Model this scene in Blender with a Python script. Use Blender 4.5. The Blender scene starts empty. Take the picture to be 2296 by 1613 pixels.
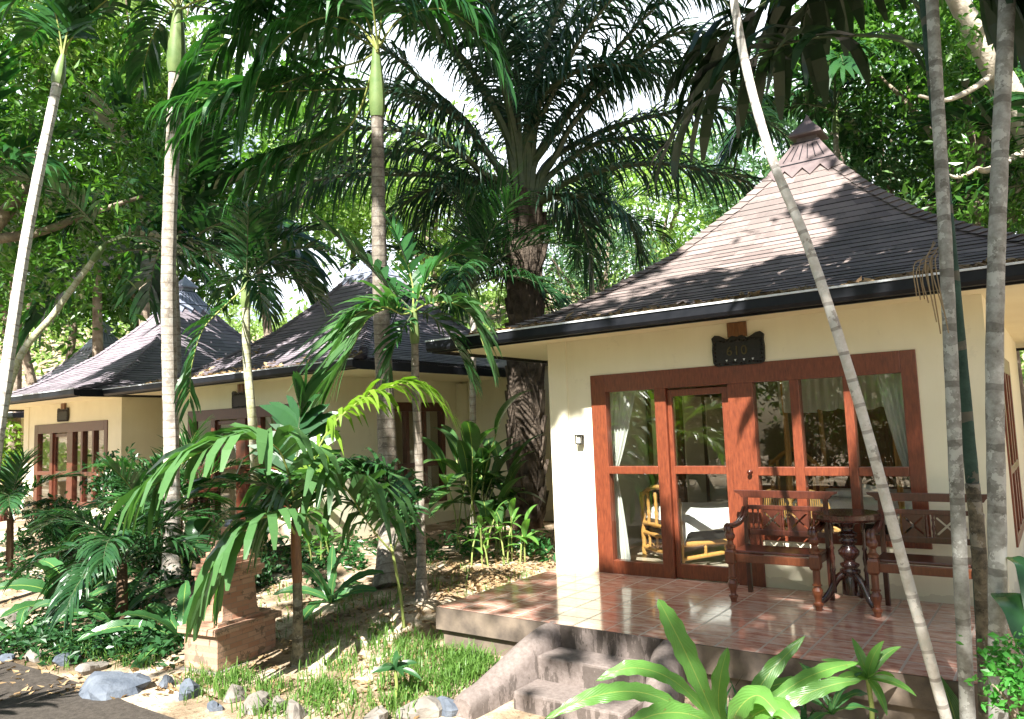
import bpy, math, random
import numpy as np
from mathutils import Vector, Matrix, Euler
R = math.radians
rnd = random.Random(7)
RNG = np.random.default_rng(7)
SC = bpy.context.scene
COL = SC.collection

# ------------------------------------------------------------------ camera
CAM = np.array([4.9178, -7.5654, 1.6351])
YAW, PIT, ROL, FPX = 0.62604, 0.09296, -0.036828, 1687.79      # focal in pixels of a 2296 px wide picture
FW = np.array([-math.sin(YAW)*math.cos(PIT), math.cos(YAW)*math.cos(PIT), math.sin(PIT)])
R0 = np.array([math.cos(YAW), math.sin(YAW), 0.0]); U0 = np.cross(R0, FW)
RT = math.cos(ROL)*R0+math.sin(ROL)*U0; UP = -math.sin(ROL)*R0+math.cos(ROL)*U0
cd = bpy.data.cameras.new('camera'); cam = bpy.data.objects.new('camera', cd); COL.objects.link(cam)
cam.matrix_world = Matrix(((RT[0], UP[0], -FW[0], CAM[0]), (RT[1], UP[1], -FW[1], CAM[1]), (RT[2], UP[2], -FW[2], CAM[2]), (0, 0, 0, 1)))
cd.sensor_width = 36; cd.lens = 36*FPX/2296; cd.clip_start = 0.05; cd.clip_end = 500
SC.camera = cam
# ------------------------------------------------------------------ light
SUN_EL, SUN_AZ = R(46), math.atan2(0.29, -0.957)
SUN = np.array([math.sin(SUN_AZ)*math.cos(SUN_EL), math.cos(SUN_AZ)*math.cos(SUN_EL), math.sin(SUN_EL)])
w = bpy.data.worlds.new('World'); SC.world = w; w.use_nodes = True
nt = w.node_tree; nt.nodes.clear()
sky = nt.nodes.new('ShaderNodeTexSky'); sky.sky_type = 'NISHITA'; sky.sun_disc = False
sky.sun_elevation = SUN_EL; sky.sun_rotation = SUN_AZ; sky.air_density = 1.0; sky.dust_density = 1.6; sky.ozone_density = 1.0
bg = nt.nodes.new('ShaderNodeBackground'); bg.inputs[1].default_value = 0.05
wo = nt.nodes.new('ShaderNodeOutputWorld'); # thin bright cloud low in the sky
tcw = nt.nodes.new('ShaderNodeTexCoord'); nzw = nt.nodes.new('ShaderNodeTexNoise'); nzw.inputs['Scale'].default_value = 2.2; nzw.inputs['Detail'].default_value = 6
mpw = nt.nodes.new('ShaderNodeMapping'); mpw.inputs['Scale'].default_value = (1, 1, 2.5); nt.links.new(tcw.outputs['Generated'], mpw.inputs[0]); nt.links.new(mpw.outputs[0], nzw.inputs['Vector'])
rw = nt.nodes.new('ShaderNodeMapRange'); rw.inputs[1].default_value = .30; rw.inputs[2].default_value = .46; nt.links.new(nzw.outputs[0], rw.inputs[0])
mw = nt.nodes.new('ShaderNodeMix'); mw.data_type = 'RGBA'; sw_ = nt.nodes.new('ShaderNodeSeparateXYZ'); nt.links.new(tcw.outputs['Generated'], sw_.inputs[0])
el_ = nt.nodes.new('ShaderNodeMapRange'); el_.inputs[1].default_value = .46; el_.inputs[2].default_value = .62; el_.inputs[3].default_value = 1; el_.inputs[4].default_value = 0; nt.links.new(sw_.outputs[2], el_.inputs[0])
mm_ = nt.nodes.new('ShaderNodeMath'); mm_.operation = 'MULTIPLY'; nt.links.new(rw.outputs[0], mm_.inputs[0]); nt.links.new(el_.outputs[0], mm_.inputs[1]); dv_ = nt.nodes.new('ShaderNodeVectorMath'); dv_.operation = 'DOT_PRODUCT'; dv_.inputs[1].default_value = (-.586, .81, 0); nt.links.new(tcw.outputs['Generated'], dv_.inputs[0])
dr_ = nt.nodes.new('ShaderNodeMapRange'); dr_.inputs[1].default_value = .15; dr_.inputs[2].default_value = .5; nt.links.new(dv_.outputs['Value'], dr_.inputs[0])
m2_ = nt.nodes.new('ShaderNodeMath'); m2_.operation = 'MULTIPLY'; nt.links.new(mm_.outputs[0], m2_.inputs[0]); nt.links.new(dr_.outputs[0], m2_.inputs[1]); nt.links.new(m2_.outputs[0], mw.inputs[0]); nt.links.new(sky.outputs[0], mw.inputs[6]); mw.inputs[7].default_value = (12.5, 13.5, 14.5, 1)
nt.links.new(mw.outputs[2], bg.inputs[0]); nt.links.new(bg.outputs[0], wo.inputs[0])
sd = bpy.data.lights.new('sun', 'SUN'); sd.energy = 5.0; sd.angle = R(0.5); sd.color = (1.0, 0.965, 0.91)
so = bpy.data.objects.new('sun', sd); COL.objects.link(so)
so.rotation_euler = Vector(-SUN).to_track_quat('-Z', 'Y').to_euler()
SC.view_settings.view_transform = 'Standard'; SC.view_settings.look = 'None'
SC.view_settings.exposure = 1.9; SC.view_settings.gamma = 1.0
SC.cycles.max_bounces = 10; SC.cycles.transparent_max_bounces = 12; SC.cycles.transmission_bounces = 6

# ------------------------------------------------------------------ helpers
def ray(px, py):
    d = FW*FPX+RT*(px-1148)-UP*(py-806.5)
    return d/(d@FW)
def P(px, py, dep): return CAM+ray(px, py)*dep                 # a point seen at (px, py) that stands dep metres away
def dep(p): return float((np.asarray(p)-CAM)@FW)
def sstep(a, b, x):
    t = np.clip((x-a)/(b-a), 0, 1); return t*t*(3-2*t)
def ground(x, y):
    z = -0.10-0.42*sstep(0.2, -3.7, y)
    z = z+0.16*sstep(-1.0, -6, x)*sstep(-5.5, -2, y)*0+0.25*sstep(9, 14, y)
    return z+0.02*np.sin(x*2.1+1)*np.sin(y*1.7)
def GR(px, py):
    d = ray(px, py); t = 3.0
    for _ in range(80):
        p = CAM+d*t; e = p[2]-ground(p[0], p[1]); t += e/(-d[2]+1e-6)*0.6
    return CAM+d*t
def unit(v):
    v = np.asarray(v, float); return v/(np.linalg.norm(v, axis=-1, keepdims=True)+1e-9)
def spline(pts, n):
    p = np.asarray(pts, float); m = len(p)
    if m == 2: return p[0]+(p[1]-p[0])*np.linspace(0, 1, n)[:, None]
    q = np.vstack([2*p[0]-p[1], p, 2*p[-1]-p[-2]])
    s = np.linspace(0, m-1-1e-6, n); i = s.astype(int); t = (s-i)[:, None]
    a, b, c, d = q[i], q[i+1], q[i+2], q[i+3]
    return 0.5*(2*b+(c-a)*t+(2*a-5*b+4*c-d)*t*t+(-a+3*b-3*c+d)*t**3)

class MB:
    def __init__(s): s.v = []; s.n = 0; s.q = []; s.uv = []; s.mi = []
    def add(s, v, f, mat=0, uv=None):
        v = np.asarray(v, float).reshape(-1, 3); f = np.asarray(f, int)
        s.v.append(v); s.q.append(f+s.n); s.n += len(v)
        s.uv.append(np.zeros((len(v), 2)) if uv is None else np.asarray(uv, float)); s.mi.append(np.full(len(f), mat))
    def box(s, x0, x1, y0, y1, z0, z1, mat=0):
        v = [(x, y, z) for z in (z0, z1) for y in (y0, y1) for x in (x0, x1)]
        s.add(v, [(0, 2, 3, 1), (4, 5, 7, 6), (0, 1, 5, 4), (2, 6, 7, 3), (0, 4, 6, 2), (1, 3, 7, 5)], mat)
    def prism(s, poly, y0, y1, mat=0, M=None):
        """poly in (x, z), extruded along y; filled with triangles from its centre"""
        n = len(poly); c = np.mean(poly, axis=0)
        v = [(x, y0, z) for x, z in poly]+[(x, y1, z) for x, z in poly]+[(c[0], y0, c[1]), (c[0], y1, c[1])]
        f = [(i, (i+1) % n, n+(i+1) % n, n+i) for i in range(n)]
        v = np.array(v, float)
        if M is not None: v = (M @ np.c_[v, np.ones(len(v))].T).T[:, :3]
        s.add(v, f, mat)
        b = s.n-len(v)
        s.q.append(np.array([(b+2*n, b+(i+1) % n, b+i, b+i) for i in range(n)]+[(b+2*n+1, b+n+i, b+n+(i+1) % n, b+n+(i+1) % n) for i in range(n)])); s.mi.append(np.full(2*n, mat))
    def tube(s, pts, rad, sides=8, mat=0, caps=True):
        p = np.asarray(pts, float); n = len(p); rad = np.broadcast_to(np.asarray(rad, float), (n,))
        T = unit(np.gradient(p, axis=0)); a = np.array([0, 0, 1.0]) if abs(T[0][2]) < .9 else np.array([1.0, 0, 0])
        N = np.zeros((n, 3)); N[0] = unit(np.cross(np.cross(T[0], a), T[0]))
        for i in range(1, n):
            N[i] = unit(N[i-1]-(N[i-1]@T[i])*T[i])
        B = np.cross(T, N); th = np.linspace(0, 2*math.pi, sides+1)
        ring = p[:, None]+rad[:, None, None]*(np.cos(th)[None, :, None]*N[:, None]+np.sin(th)[None, :, None]*B[:, None])
        L = np.r_[0, np.cumsum(np.linalg.norm(np.diff(p, axis=0), axis=1))]
        uv = np.stack(np.broadcast_arrays(th[None]/(2*math.pi), L[:, None]), -1).reshape(-1, 2)
        k = sides+1; i, j = np.meshgrid(np.arange(n-1), np.arange(sides), indexing='ij')
        f = np.stack([i*k+j, i*k+j+1, (i+1)*k+j+1, (i+1)*k+j], -1).reshape(-1, 4)
        s.add(ring, f, mat, uv)
        if caps:
            for e in (0, n-1):
                v = np.vstack([ring[e], p[e]]); g = [(jj, jj+1, k, k) if e else (jj+1, jj, k, k) for jj in range(sides)]
                s.add(v, g, mat, np.full((len(v), 2), (0, L[e])))
    def lathe(s, prof, x=0, y=0, z=0, sides=14, mat=0):
        s.tube_z([(x, y, z+h) for r, h in prof], [r for r, h in prof], sides, mat)
    def tube_z(s, pts, rad, sides, mat):
        th = np.linspace(0, 2*math.pi, sides+1); p = np.asarray(pts, float); r = np.asarray(rad, float); n = len(p); k = sides+1
        ring = np.stack([p[:, None, 0]+r[:, None]*np.cos(th), p[:, None, 1]+r[:, None]*np.sin(th), np.repeat(p[:, 2:3], k, 1)], -1)
        i, j = np.meshgrid(np.arange(n-1), np.arange(sides), indexing='ij')
        f = np.stack([i*k+j, i*k+j+1, (i+1)*k+j+1, (i+1)*k+j], -1).reshape(-1, 4)
        uv = np.stack(np.broadcast_arrays(th[None]/(2*math.pi), p[:, 2:3]), -1).reshape(-1, 2)
        s.add(ring, f, mat, uv)
        for e in (0, n-1):
            s.add(np.vstack([ring[e], p[e]]), [(jj, jj+1, k, k) if e else (jj+1, jj, k, k) for jj in range(sides)], mat)
    def mesh(s, name, mats, smooth=False):
        V = np.vstack(s.v); F = np.vstack(s.q); UV = np.vstack(s.uv); MI = np.concatenate(s.mi)
        tri = F[:, 2] == F[:, 3]; cnt = np.where(tri, 3, 4); st = np.r_[0, np.cumsum(cnt)[:-1]]
        mask = np.ones(F.shape, bool); mask[tri, 3] = False; loops = F[mask]
        me = bpy.data.meshes.new(name); me.vertices.add(len(V)); me.vertices.foreach_set('co', V.ravel())
        me.loops.add(len(loops)); me.loops.foreach_set('vertex_index', loops.astype(np.int32))
        me.polygons.add(len(F)); me.polygons.foreach_set('loop_start', st.astype(np.int32)); me.polygons.foreach_set('loop_total', cnt.astype(np.int32))
        me.polygons.foreach_set('material_index', MI.astype(np.int32)); me.polygons.foreach_set('use_smooth', np.full(len(F), smooth))
        u = me.uv_layers.new(name='UVMap'); u.data.foreach_set('uv', UV[loops].astype(np.float32).ravel())
        for m in (mats if isinstance(mats, (list, tuple)) else [mats]): me.materials.append(m)
        me.update(); me.validate(); return me
    def build(s, name, mats, parent=None, smooth=False, bevel=0):
        o = bpy.data.objects.new(name, s.mesh(name, mats, smooth)); COL.objects.link(o)
        if parent is not None: o.parent = parent
        if bevel:
            m = o.modifiers.new('bevel', 'BEVEL'); m.width = bevel; m.segments = 2; m.limit_method = 'ANGLE'; m.angle_limit = R(40)
        return o
def tag(o, label=None, cat=None, group=None, kind=None):
    if label: o['label'] = label
    if cat: o['category'] = cat
    if group: o['group'] = group
    if kind: o['kind'] = kind
    return o
def empty(name, loc, label, cat, group=None, rz=0.0, scale=1.0):
    o = bpy.data.objects.new(name, None); COL.objects.link(o); o.location = [float(c) for c in loc]; o.rotation_euler = (0, 0, rz); o.scale = (scale,)*3
    o.empty_display_size = .1
    return tag(o, label, cat, group)
def put(name, me, parent, loc=(0, 0, 0), rot=(0, 0, 0), sc=1.0):
    o = bpy.data.objects.new(name, me); COL.objects.link(o); o.parent = parent
    o.location = [float(c) for c in loc]; o.rotation_euler = rot; o.scale = (sc,)*3 if not hasattr(sc, '__len__') else sc
    return o
def copy_tree(o, parent=None):
    c = o.copy(); COL.objects.link(c); c.parent = parent
    for ch in [k for k in SC.objects if k.parent == o]: copy_tree(ch, c)
    return c

# ------------------------------------------------------------------ materials
class N:
    """small node builder"""
    def __init__(s, name):
        s.m = bpy.data.materials.new(name); s.m.use_nodes = True; s.t = s.m.node_tree; s.t.nodes.clear()
        s.out = s.t.nodes.new('ShaderNodeOutputMaterial')
    def n(s, typ, ins=None, **kw):
        x = s.t.nodes.new('ShaderNode'+typ)
        for k, v in kw.items(): setattr(x, k, v)
        for k, v in (ins or {}).items():
            if isinstance(v, bpy.types.NodeSocket): s.t.links.new(v, x.inputs[k])
            else: x.inputs[k].default_value = v
        return x
    def tc(s, which='Object'): return s.n('TexCoord').outputs[which]
    def noise(s, scale, detail=4, vec=None, rough=.55):
        return s.n('TexNoise', {'Vector': vec or s.tc(), 'Scale': scale, 'Detail': detail, 'Roughness': rough}).outputs[0]
    def ramp(s, fac, stops):
        x = s.n('ValToRGB', {'Fac': fac}); e = x.color_ramp.elements
        while len(e) < len(stops): e.new(.5)
        for a, (p, c) in zip(e, stops): a.position = p; a.color = (*c, 1) if len(c) == 3 else c
        return x.outputs[0]
    def mix(s, fac, a, b, typ='MIX'):
        x = s.n('Mix', data_type='RGBA', blend_type=typ)
        for k, v in ((0, fac), (6, a), (7, b)):
            if isinstance(v, bpy.types.NodeSocket): s.t.links.new(v, x.inputs[k])
            else: x.inputs[k].default_value = v if not isinstance(v, tuple) else (*v[:3], 1)
        return x.outputs[2]
    def math(s, op, a, b=0.0, c=0.0):
        x = s.n('Math', operation=op)
        for k, v in enumerate((a, b, c)):
            if isinstance(v, bpy.types.NodeSocket): s.t.links.new(v, x.inputs[k])
            else: x.inputs[k].default_value = v
        return x.outputs[0]
    def bump(s, h, strength=.3, dist=.01): return s.n('Bump', {'Height': h, 'Strength': strength, 'Distance': dist}).outputs[0]
    def pr(s, col, rough=.6, bump=None, spec=.4, coat=0, coat_r=.1, metal=0):
        i = {'Base Color': col if isinstance(col, bpy.types.NodeSocket) else (*col, 1), 'Roughness': rough, 'Specular IOR Level': spec, 'Coat Weight': coat, 'Coat Roughness': coat_r, 'Metallic': metal}
        if bump is not None: i['Normal'] = bump
        return s.n('BsdfPrincipled', i).outputs[0]
    def end(s, sh): s.t.links.new(sh, s.out.inputs[0]); return s.m

def plain(name, c1, c2, scale=8, rough=.6, bump=.2, bs=60, spec=.4, coat=0, dist=.004):
    b = N(name); col = b.ramp(b.noise(scale), [(.3, c1), (.7, c2)])
    return b.end(b.pr(col, rough, b.bump(b.noise(bs), bump, dist), spec, coat))
def leaf(name, c1, c2, tr=.35, rough=.4, tint=(1.05, 1.3, .5), spec=.45, rib=False, dead=0.0):
    b = N(name); g = b.n('NewGeometry'); r = g.outputs['Random Per Island']
    col = b.mix(r, c1, c2)
    oi = b.n('ObjectInfo').outputs['Random']
    col = b.mix(.35, col, b.mix(oi, tuple(.6*x for x in c1), tuple(1.4*x for x in c2)))
    if dead: col = b.mix(b.math('GREATER_THAN', r, 1-dead), col, (.23, .15, .055))
    nz = b.noise(25, 3); col = b.mix(b.math('MULTIPLY', nz, .35), col, tuple(.55*x for x in c1))
    bm = None
    if rib:
        u = b.n('SeparateXYZ', {0: b.tc('UV')})
        d = b.math('ABSOLUTE', b.math('SUBTRACT', u.outputs[0], .5))
        col = b.mix(b.math('LESS_THAN', d, .022), col, (.33, .42, .10))
        veins = b.math('SINE', b.math('MULTIPLY', b.math('ADD', u.outputs[1], b.math('MULTIPLY', d, .35)), 140))
        bm = b.bump(veins, .18, .01); sp_ = b.noise(16, 6, rough=.75); col = b.mix(b.math('MULTIPLY', b.math('GREATER_THAN', sp_, .655), .8), col, (.20, .13, .045)); col = b.mix(b.math('MULTIPLY', b.noise(4, 4), .45), col, tuple(.6*x for x in c2))
    p = b.pr(col, rough, bm, spec)
    tcol = b.mix(1.0, col, tint, 'MULTIPLY')
    t = b.n('BsdfTranslucent', {'Color': tcol}).outputs[0]
    return b.end(b.n('MixShader', {0: tr, 1: p, 2: t}).outputs[0])
def bark_ring(name, base, light, dark, ring=.13, lich=.5, rs=.75):
    b = N(name); uv = b.n('SeparateXYZ', {0: b.tc('UV')}); v = uv.outputs[1]
    nz = b.noise(6, 3)
    col = b.ramp(b.noise(14, 5, rough=.7), [(.35, base), (.62, light)])
    col = b.mix(b.math('MULTIPLY', b.math('GREATER_THAN', b.noise(9, 4, rough=.65), .56), lich), col, (.50, .50, .46))
    col = b.mix(b.math('MULTIPLY', b.math('GREATER_THAN', b.noise(5, 5, rough=.7), .60), .55), col, dark)
    ph = b.math('FRACT', b.math('ADD', b.math('DIVIDE', v, ring), b.math('MULTIPLY', nz, .22)))
    rg = b.math('LESS_THAN', ph, .13)
    col = b.mix(b.math('MULTIPLY', b.math('MULTIPLY', rg, rs), b.math('ADD', .25, b.noise(18, 3))), col, dark)
    return b.end(b.pr(col, .8, b.bump(b.math('ADD', b.math('MULTIPLY', rg, -.7), b.noise(50, 4)), .5, .006), .3))

def mk():
    M = {}
    b = N('cream_wall'); col = b.ramp(b.noise(2.2, 5), [(.3, (.78, .735, .545)), (.75, (.85, .81, .625))])
    z = b.n('SeparateXYZ', {0: b.tc()}).outputs[2]
    col = b.mix(b.math('MULTIPLY', b.math('LESS_THAN', b.math('ADD', z, b.math('MULTIPLY', b.noise(3, 5), .3)), .24), .35), col, (.42, .36, .27))
    stv = b.n('Mapping', {'Vector': b.tc(), 'Scale': (7, 7, .5)}).outputs[0]; col = b.mix(b.math('MULTIPLY', b.noise(1.0, 6, stv, .7), .28), col, (.52, .46, .33)); col = b.mix(b.math('MULTIPLY', b.math('GREATER_THAN', b.noise(2.6, 7, rough=.75), .60), .10), col, (.40, .36, .28))
    M['wall'] = b.end(b.pr(col, .75, b.bump(b.noise(120, 3), .12, .003), .25))
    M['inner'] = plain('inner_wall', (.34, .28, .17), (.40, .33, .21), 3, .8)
    M['soffit'] = plain('soffit_paint', (.78, .70, .48), (.83, .76, .54), 2, .7)
    def wood(name, a, c, rough, coat):
        b = N(name); mp = b.n('Mapping', {'Vector': b.tc(), 'Scale': (9, 9, 1.6)}).outputs[0]
        nz = b.noise(6, 6, mp, .65); col = b.ramp(nz, [(.3, a), (.7, c)])
        return b.end(b.pr(col, rough, b.bump(nz, .12, .003), .5, coat, .15))
    M['door_wood'] = wood('door_wood', (.095, .021, .010), (.225, .056, .022), .38, .35)
    M['bench_wood'] = wood('bench_wood', (.042, .011, .007), (.095, .025, .013), .30, .5)
    M['shaded_frame_wood'] = wood('shaded_frame_wood', (.055, .014, .008), (.12, .033, .015), .38, .3)  # darker copy of the door wood: shade on rear frames put into colour
    M['seat_wood'] = wood('seat_wood', (.09, .025, .010), (.19, .058, .022), .32, .4)
    M['table_wood'] = wood('table_wood', (.032, .010, .007), (.065, .020, .012), .22, .6)
    M['bed_wood'] = wood('bed_wood', (.40, .19, .05), (.55, .29, .08), .4, .3)
    M['brown_wood'] = wood('brown_wood', (.10, .04, .015), (.22, .09, .03), .4, .2)
    M['sign_wood'] = plain('sign_wood', (.008, .007, .006), (.02, .017, .014), 30, .5, .5, 40)
    M['gold'] = plain('dull_gold', (.06, .045, .012), (.09, .07, .02), 20, .5)
    M['gutter'] = plain('gutter_black', (.006, .007, .010), (.012, .013, .016), 12, .45, .05, 30, .25)
    M['rim'] = plain('gutter_rim', (.55, .58, .60), (.75, .77, .78), 12, .3, .05, 30, .6)
    # shingles: a random pair of uv per shingle drives its colour
    b = N('shingle'); uv = b.tc('UV'); wn = b.n('TexWhiteNoise', {'Vector': uv}, noise_dimensions='2D').outputs[0]
    col = b.ramp(wn, [(0, (.145, .112, .102)), (.5, (.20, .158, .144)), (1, (.27, .215, .195))])
    col = b.mix(b.math('MULTIPLY', b.math('GREATER_THAN', b.noise(1.1, 6, rough=.7), .56), .40), col, (.10, .088, .08))
    M['shingle'] = b.end(b.pr(col, .62, b.bump(b.noise(160, 3, rough=.8), .5, .005), .5))
    b = N('shingle_violet'); uv = b.tc('UV'); wn = b.n('TexWhiteNoise', {'Vector': uv}, noise_dimensions='2D').outputs[0]
    col = b.ramp(wn, [(0, (.17, .145, .165)), (.5, (.225, .195, .22)), (1, (.29, .25, .28))])
    M['shingle_b'] = b.end(b.pr(col, .55, b.bump(b.noise(160, 3, rough=.8), .5, .005), .5))
    M['edge'] = plain('shingle_edge_shadow', (.018, .015, .014), (.04, .033, .03), 20, .9)  # row shadow lines and dirty edges put into the riser colour
    M['cap'] = plain('roof_cap_paint', (.12, .09, .09), (.17, .13, .125), 10, .55)
    M['cap_b'] = plain('roof_cap_blue', (.26, .29, .38), (.34, .37, .46), 10, .5)
    # terrace tiles
    b = N('terrace_tile'); v = b.tc()
    br = b.n('TexBrick', {'Vector': b.n('Mapping', {'Vector': v, 'Location': (.02, .04, 0)}).outputs[0], 'Scale': 1.0, 'Mortar Size': .009, 'Mortar Smooth': .15, 'Brick Width': .305, 'Row Height': .305, 'Color1': (0, 0, 0, 1), 'Color2': (1, 1, 1, 1), 'Mortar': (.5, .5, .5, 1)}, offset=0.0)
    fl = b.n('Mapping', {'Vector': v, 'Scale': (3, 11, 3)}).outputs[0]
    nz = b.noise(1.6, 8, fl, .72)
    col = b.ramp(nz, [(.38, (.40, .15, .105)), (.47, (.58, .30, .22)), (.54, (.68, .44, .35)), (.66, (.76, .59, .50))])
    col = b.mix(b.math('MULTIPLY', br.outputs[0], .22), col, (.38, .14, .095))
    col = b.mix(br.outputs[1], col, (.46, .37, .31))
    rg = b.math('ADD', .09, b.math('MULTIPLY', br.outputs[1], .5))
    rg = b.math('ADD', rg, b.math('MULTIPLY', b.noise(5, 4), .10))
    M['tile'] = b.end(b.pr(col, rg, b.bump(b.math('SUBTRACT', 1, br.outputs[1]), .5, .004), .55, .25, .06))
    M['room_floor'] = plain('room_floor', (.42, .34, .26), (.52, .44, .35), 3, .25)
    b = N('step_concrete'); nz = b.noise(3.2, 8, rough=.7)
    col = b.ramp(b.noise(26, 6, rough=.7), [(.3, (.135, .108, .095)), (.7, (.235, .195, .175))])
    zz = b.n('NewGeometry'); nrm = b.n('SeparateXYZ', {0: zz.outputs['Normal']}).outputs[2]
    vert = b.math('SUBTRACT', 1, b.math('ABSOLUTE', nrm))
    st = b.n('Mapping', {'Vector': b.tc(), 'Scale': (5, 5, 1.2)}).outputs[0]
    mask = b.math('MULTIPLY', b.math('GREATER_THAN', b.noise(1.5, 7, st, .7), .50), vert)
    col = b.mix(b.math('MULTIPLY', mask, .65), col, (.055, .044, .036))
    M['concrete'] = b.end(b.pr(col, .85, b.bump(b.noise(90, 5, rough=.75), .6, .008), .25))
    M['plinth'] = plain('plinth_render', (.07, .055, .045), (.20, .155, .115), 5, .85, .5, 60)
    # glass: what it reflects and what is seen through it
    b = N('window_glass'); ge = b.n('NewGeometry'); ct = b.math('ABSOLUTE', b.n('VectorMath', {0: ge.outputs['Normal'], 1: ge.outputs['Incoming']}, operation='DOT_PRODUCT').outputs['Value'])
    f2 = b.math('ADD', b.math('MULTIPLY', b.math('POWER', b.math('SUBTRACT', 1.0, ct), 5.0), .92), .075)
    gl = b.n('BsdfGlossy', {'Roughness': .004, 'Color': (1, 1, 1, 1)}).outputs[0]; tr = b.n('BsdfTransparent', {'Color': (.93, .95, .93, 1)}).outputs[0]
    M['glass'] = b.end(b.n('MixShader', {0: f2, 1: tr, 2: gl}).outputs[0])
    def cloth(name, c, tr):
        b = N(name); p = b.pr(c, .9, b.bump(b.noise(200, 2), .1, .002), .1); t = b.n('BsdfTranslucent', {'Color': (*c, 1)}).outputs[0]
        return b.end(b.n('MixShader', {0: tr, 1: p, 2: t}).outputs[0])
    M['linen'] = cloth('white_linen', (.80, .80, .80), .05); M['curtain'] = cloth('white_curtain', (.78, .78, .74), .35)
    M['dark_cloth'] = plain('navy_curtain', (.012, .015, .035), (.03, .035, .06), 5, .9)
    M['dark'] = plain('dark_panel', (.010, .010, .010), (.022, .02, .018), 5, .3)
    M['rattan'] = plain('rattan', (.34, .18, .05), (.48, .28, .09), 40, .5, .5, 60)
    # ground
    b = N('sandy_soil'); v = b.tc()
    col = b.ramp(b.noise(1.3, 8, rough=.7), [(.34, (.11, .075, .045)), (.5, (.34, .255, .17)), (.64, (.70, .60, .46))])
    col = b.mix(b.math('MULTIPLY', b.math('GREATER_THAN', b.noise(28, 5, rough=.7), .58), .6), col, (.10, .07, .04))
    M['soil'] = b.end(b.pr(col, .95, b.bump(b.noise(45, 6, rough=.75), .8, .02), .15))
    b = N('path_paving'); col = b.ramp(b.noise(18, 8, rough=.75), [(.35, (.038, .032, .026)), (.65, (.085, .072, .060))])
    M['path'] = b.end(b.pr(col, .9, b.bump(b.noise(70, 5, rough=.8), .7, .01), .2))
    M['hill'] = plain('hill_soil', (.09, .11, .02), (.20, .20, .05), .8, .95)
    M['stone_a'] = plain('pale_stone', (.13, .115, .10), (.27, .245, .21), 5, .85, .7, 20, .3, 0, .02)
    M['stone_b'] = plain('blue_grey_stone', (.06, .075, .10), (.15, .17, .20), 5, .85, .7, 20, .3, 0, .02)
    b = N('shrine_brick'); v = b.tc()
    br = b.n('TexBrick', {'Vector': b.n('Mapping', {'Vector': v, 'Rotation': (R(90), 0, 0)}).outputs[0], 'Scale': 1.0, 'Mortar Size': .004, 'Brick Width': .15, 'Row Height': .05, 'Color1': (.37, .19, .12, 1), 'Color2': (.46, .29, .20, 1), 'Mortar': (.30, .21, .15, 1)})
    col = b.mix(b.math('MULTIPLY', b.math('GREATER_THAN', b.noise(6, 6, rough=.7), .57), .6), br.outputs[0], (.10, .085, .06))
    M['brick'] = b.end(b.pr(col, .85, b.bump(b.math('ADD', b.math('MULTIPLY', br.outputs[1], -1), b.noise(40, 4)), .5, .006), .25))
    # bark
    M['areca'] = bark_ring('areca_bark', (.30, .26, .21), (.46, .41, .35), (.15, .12, .095), .13, .5)
    M['areca_w'] = bark_ring('pale_areca_bark', (.48, .44, .38), (.66, .63, .58), (.17, .14, .115), .16, .6)
    M['areca_g'] = bark_ring('greenish_areca_bark', (.33, .35, .17), (.52, .50, .36), (.22, .20, .10), .12, .5)
    M['areca_d'] = bark_ring('dark_areca_bark', (.15, .125, .10), (.27, .235, .19), (.07, .055, .045), .13, .2)
    M['grey_bark'] = bark_ring('lichen_bark', (.20, .19, .165), (.36, .36, .33), (.085, .075, .06), .33, .7, .7)
    M['bamboo'] = bark_ring('dark_green_cane', (.020, .045, .033), (.04, .08, .058), (.16, .13, .10), .42, .0)
    M['cane_low'] = bark_ring('mottled_cane', (.05, .045, .032), (.20, .17, .115), (.025, .022, .015), .3, .2)
    M['shaft'] = plain('crownshaft_green', (.10, .17, .05), (.19, .25, .09), 5, .5)
    M['oil_bark'] = plain('oil_palm_bark', (.045, .026, .016), (.16, .10, .062), 6, .9, .9, 30, .2, 0, .03)
    M['oil_stub'] = plain('oil_palm_leaf_base', (.030, .023, .017), (.14, .108, .082), 7, .85, .8, 30, .2, 0, .02)
    M['bark'] = plain('tree_bark', (.14, .10, .07), (.36, .30, .23), 5, .9, .9, 20, .2, 0, .03)
    M['white_bark'] = plain('pale_tree_bark', (.42, .36, .28), (.62, .56, .46), 4, .85, .7, 20, .2, 0, .02)
    M['stem'] = plain('green_stem', (.16, .21, .05), (.28, .33, .10), 8, .5)
    M['rachis'] = plain('frond_rib', (.20, .25, .06), (.36, .38, .12), 10, .45)
    M['rachis_d'] = plain('dark_frond_rib', (.055, .075, .04), (.11, .13, .06), 10, .5)
    # leaves
    M['lf_oil'] = leaf('oil_palm_leaf', (.024, .070, .045), (.050, .115, .062), .30, .3, (1.1, 1.35, .6), .6)
    M['lf_areca'] = leaf('areca_leaf', (.024, .105, .028), (.060, .180, .046), .34, .28, spec=.6)
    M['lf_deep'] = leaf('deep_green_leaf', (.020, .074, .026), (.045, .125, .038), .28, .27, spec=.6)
    M['lf_black'] = leaf('shade_palm_leaf', (.012, .034, .012), (.022, .052, .016), .20, .4)  # darker copy of the palm leaf: shade put into its colour
    M['lf_young'] = leaf('young_palm_leaf', (.060, .150, .050), (.100, .215, .070), .35, .32)
    M['lf_lime'] = leaf('lime_palm_leaf', (.16, .30, .035), (.26, .40, .05), .45, .35)
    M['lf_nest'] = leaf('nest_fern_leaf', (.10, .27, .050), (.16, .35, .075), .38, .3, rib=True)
    M['lf_nest_d'] = leaf('dark_nest_fern_leaf', (.035, .125, .042), (.070, .20, .060), .30, .3, rib=True)
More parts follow.
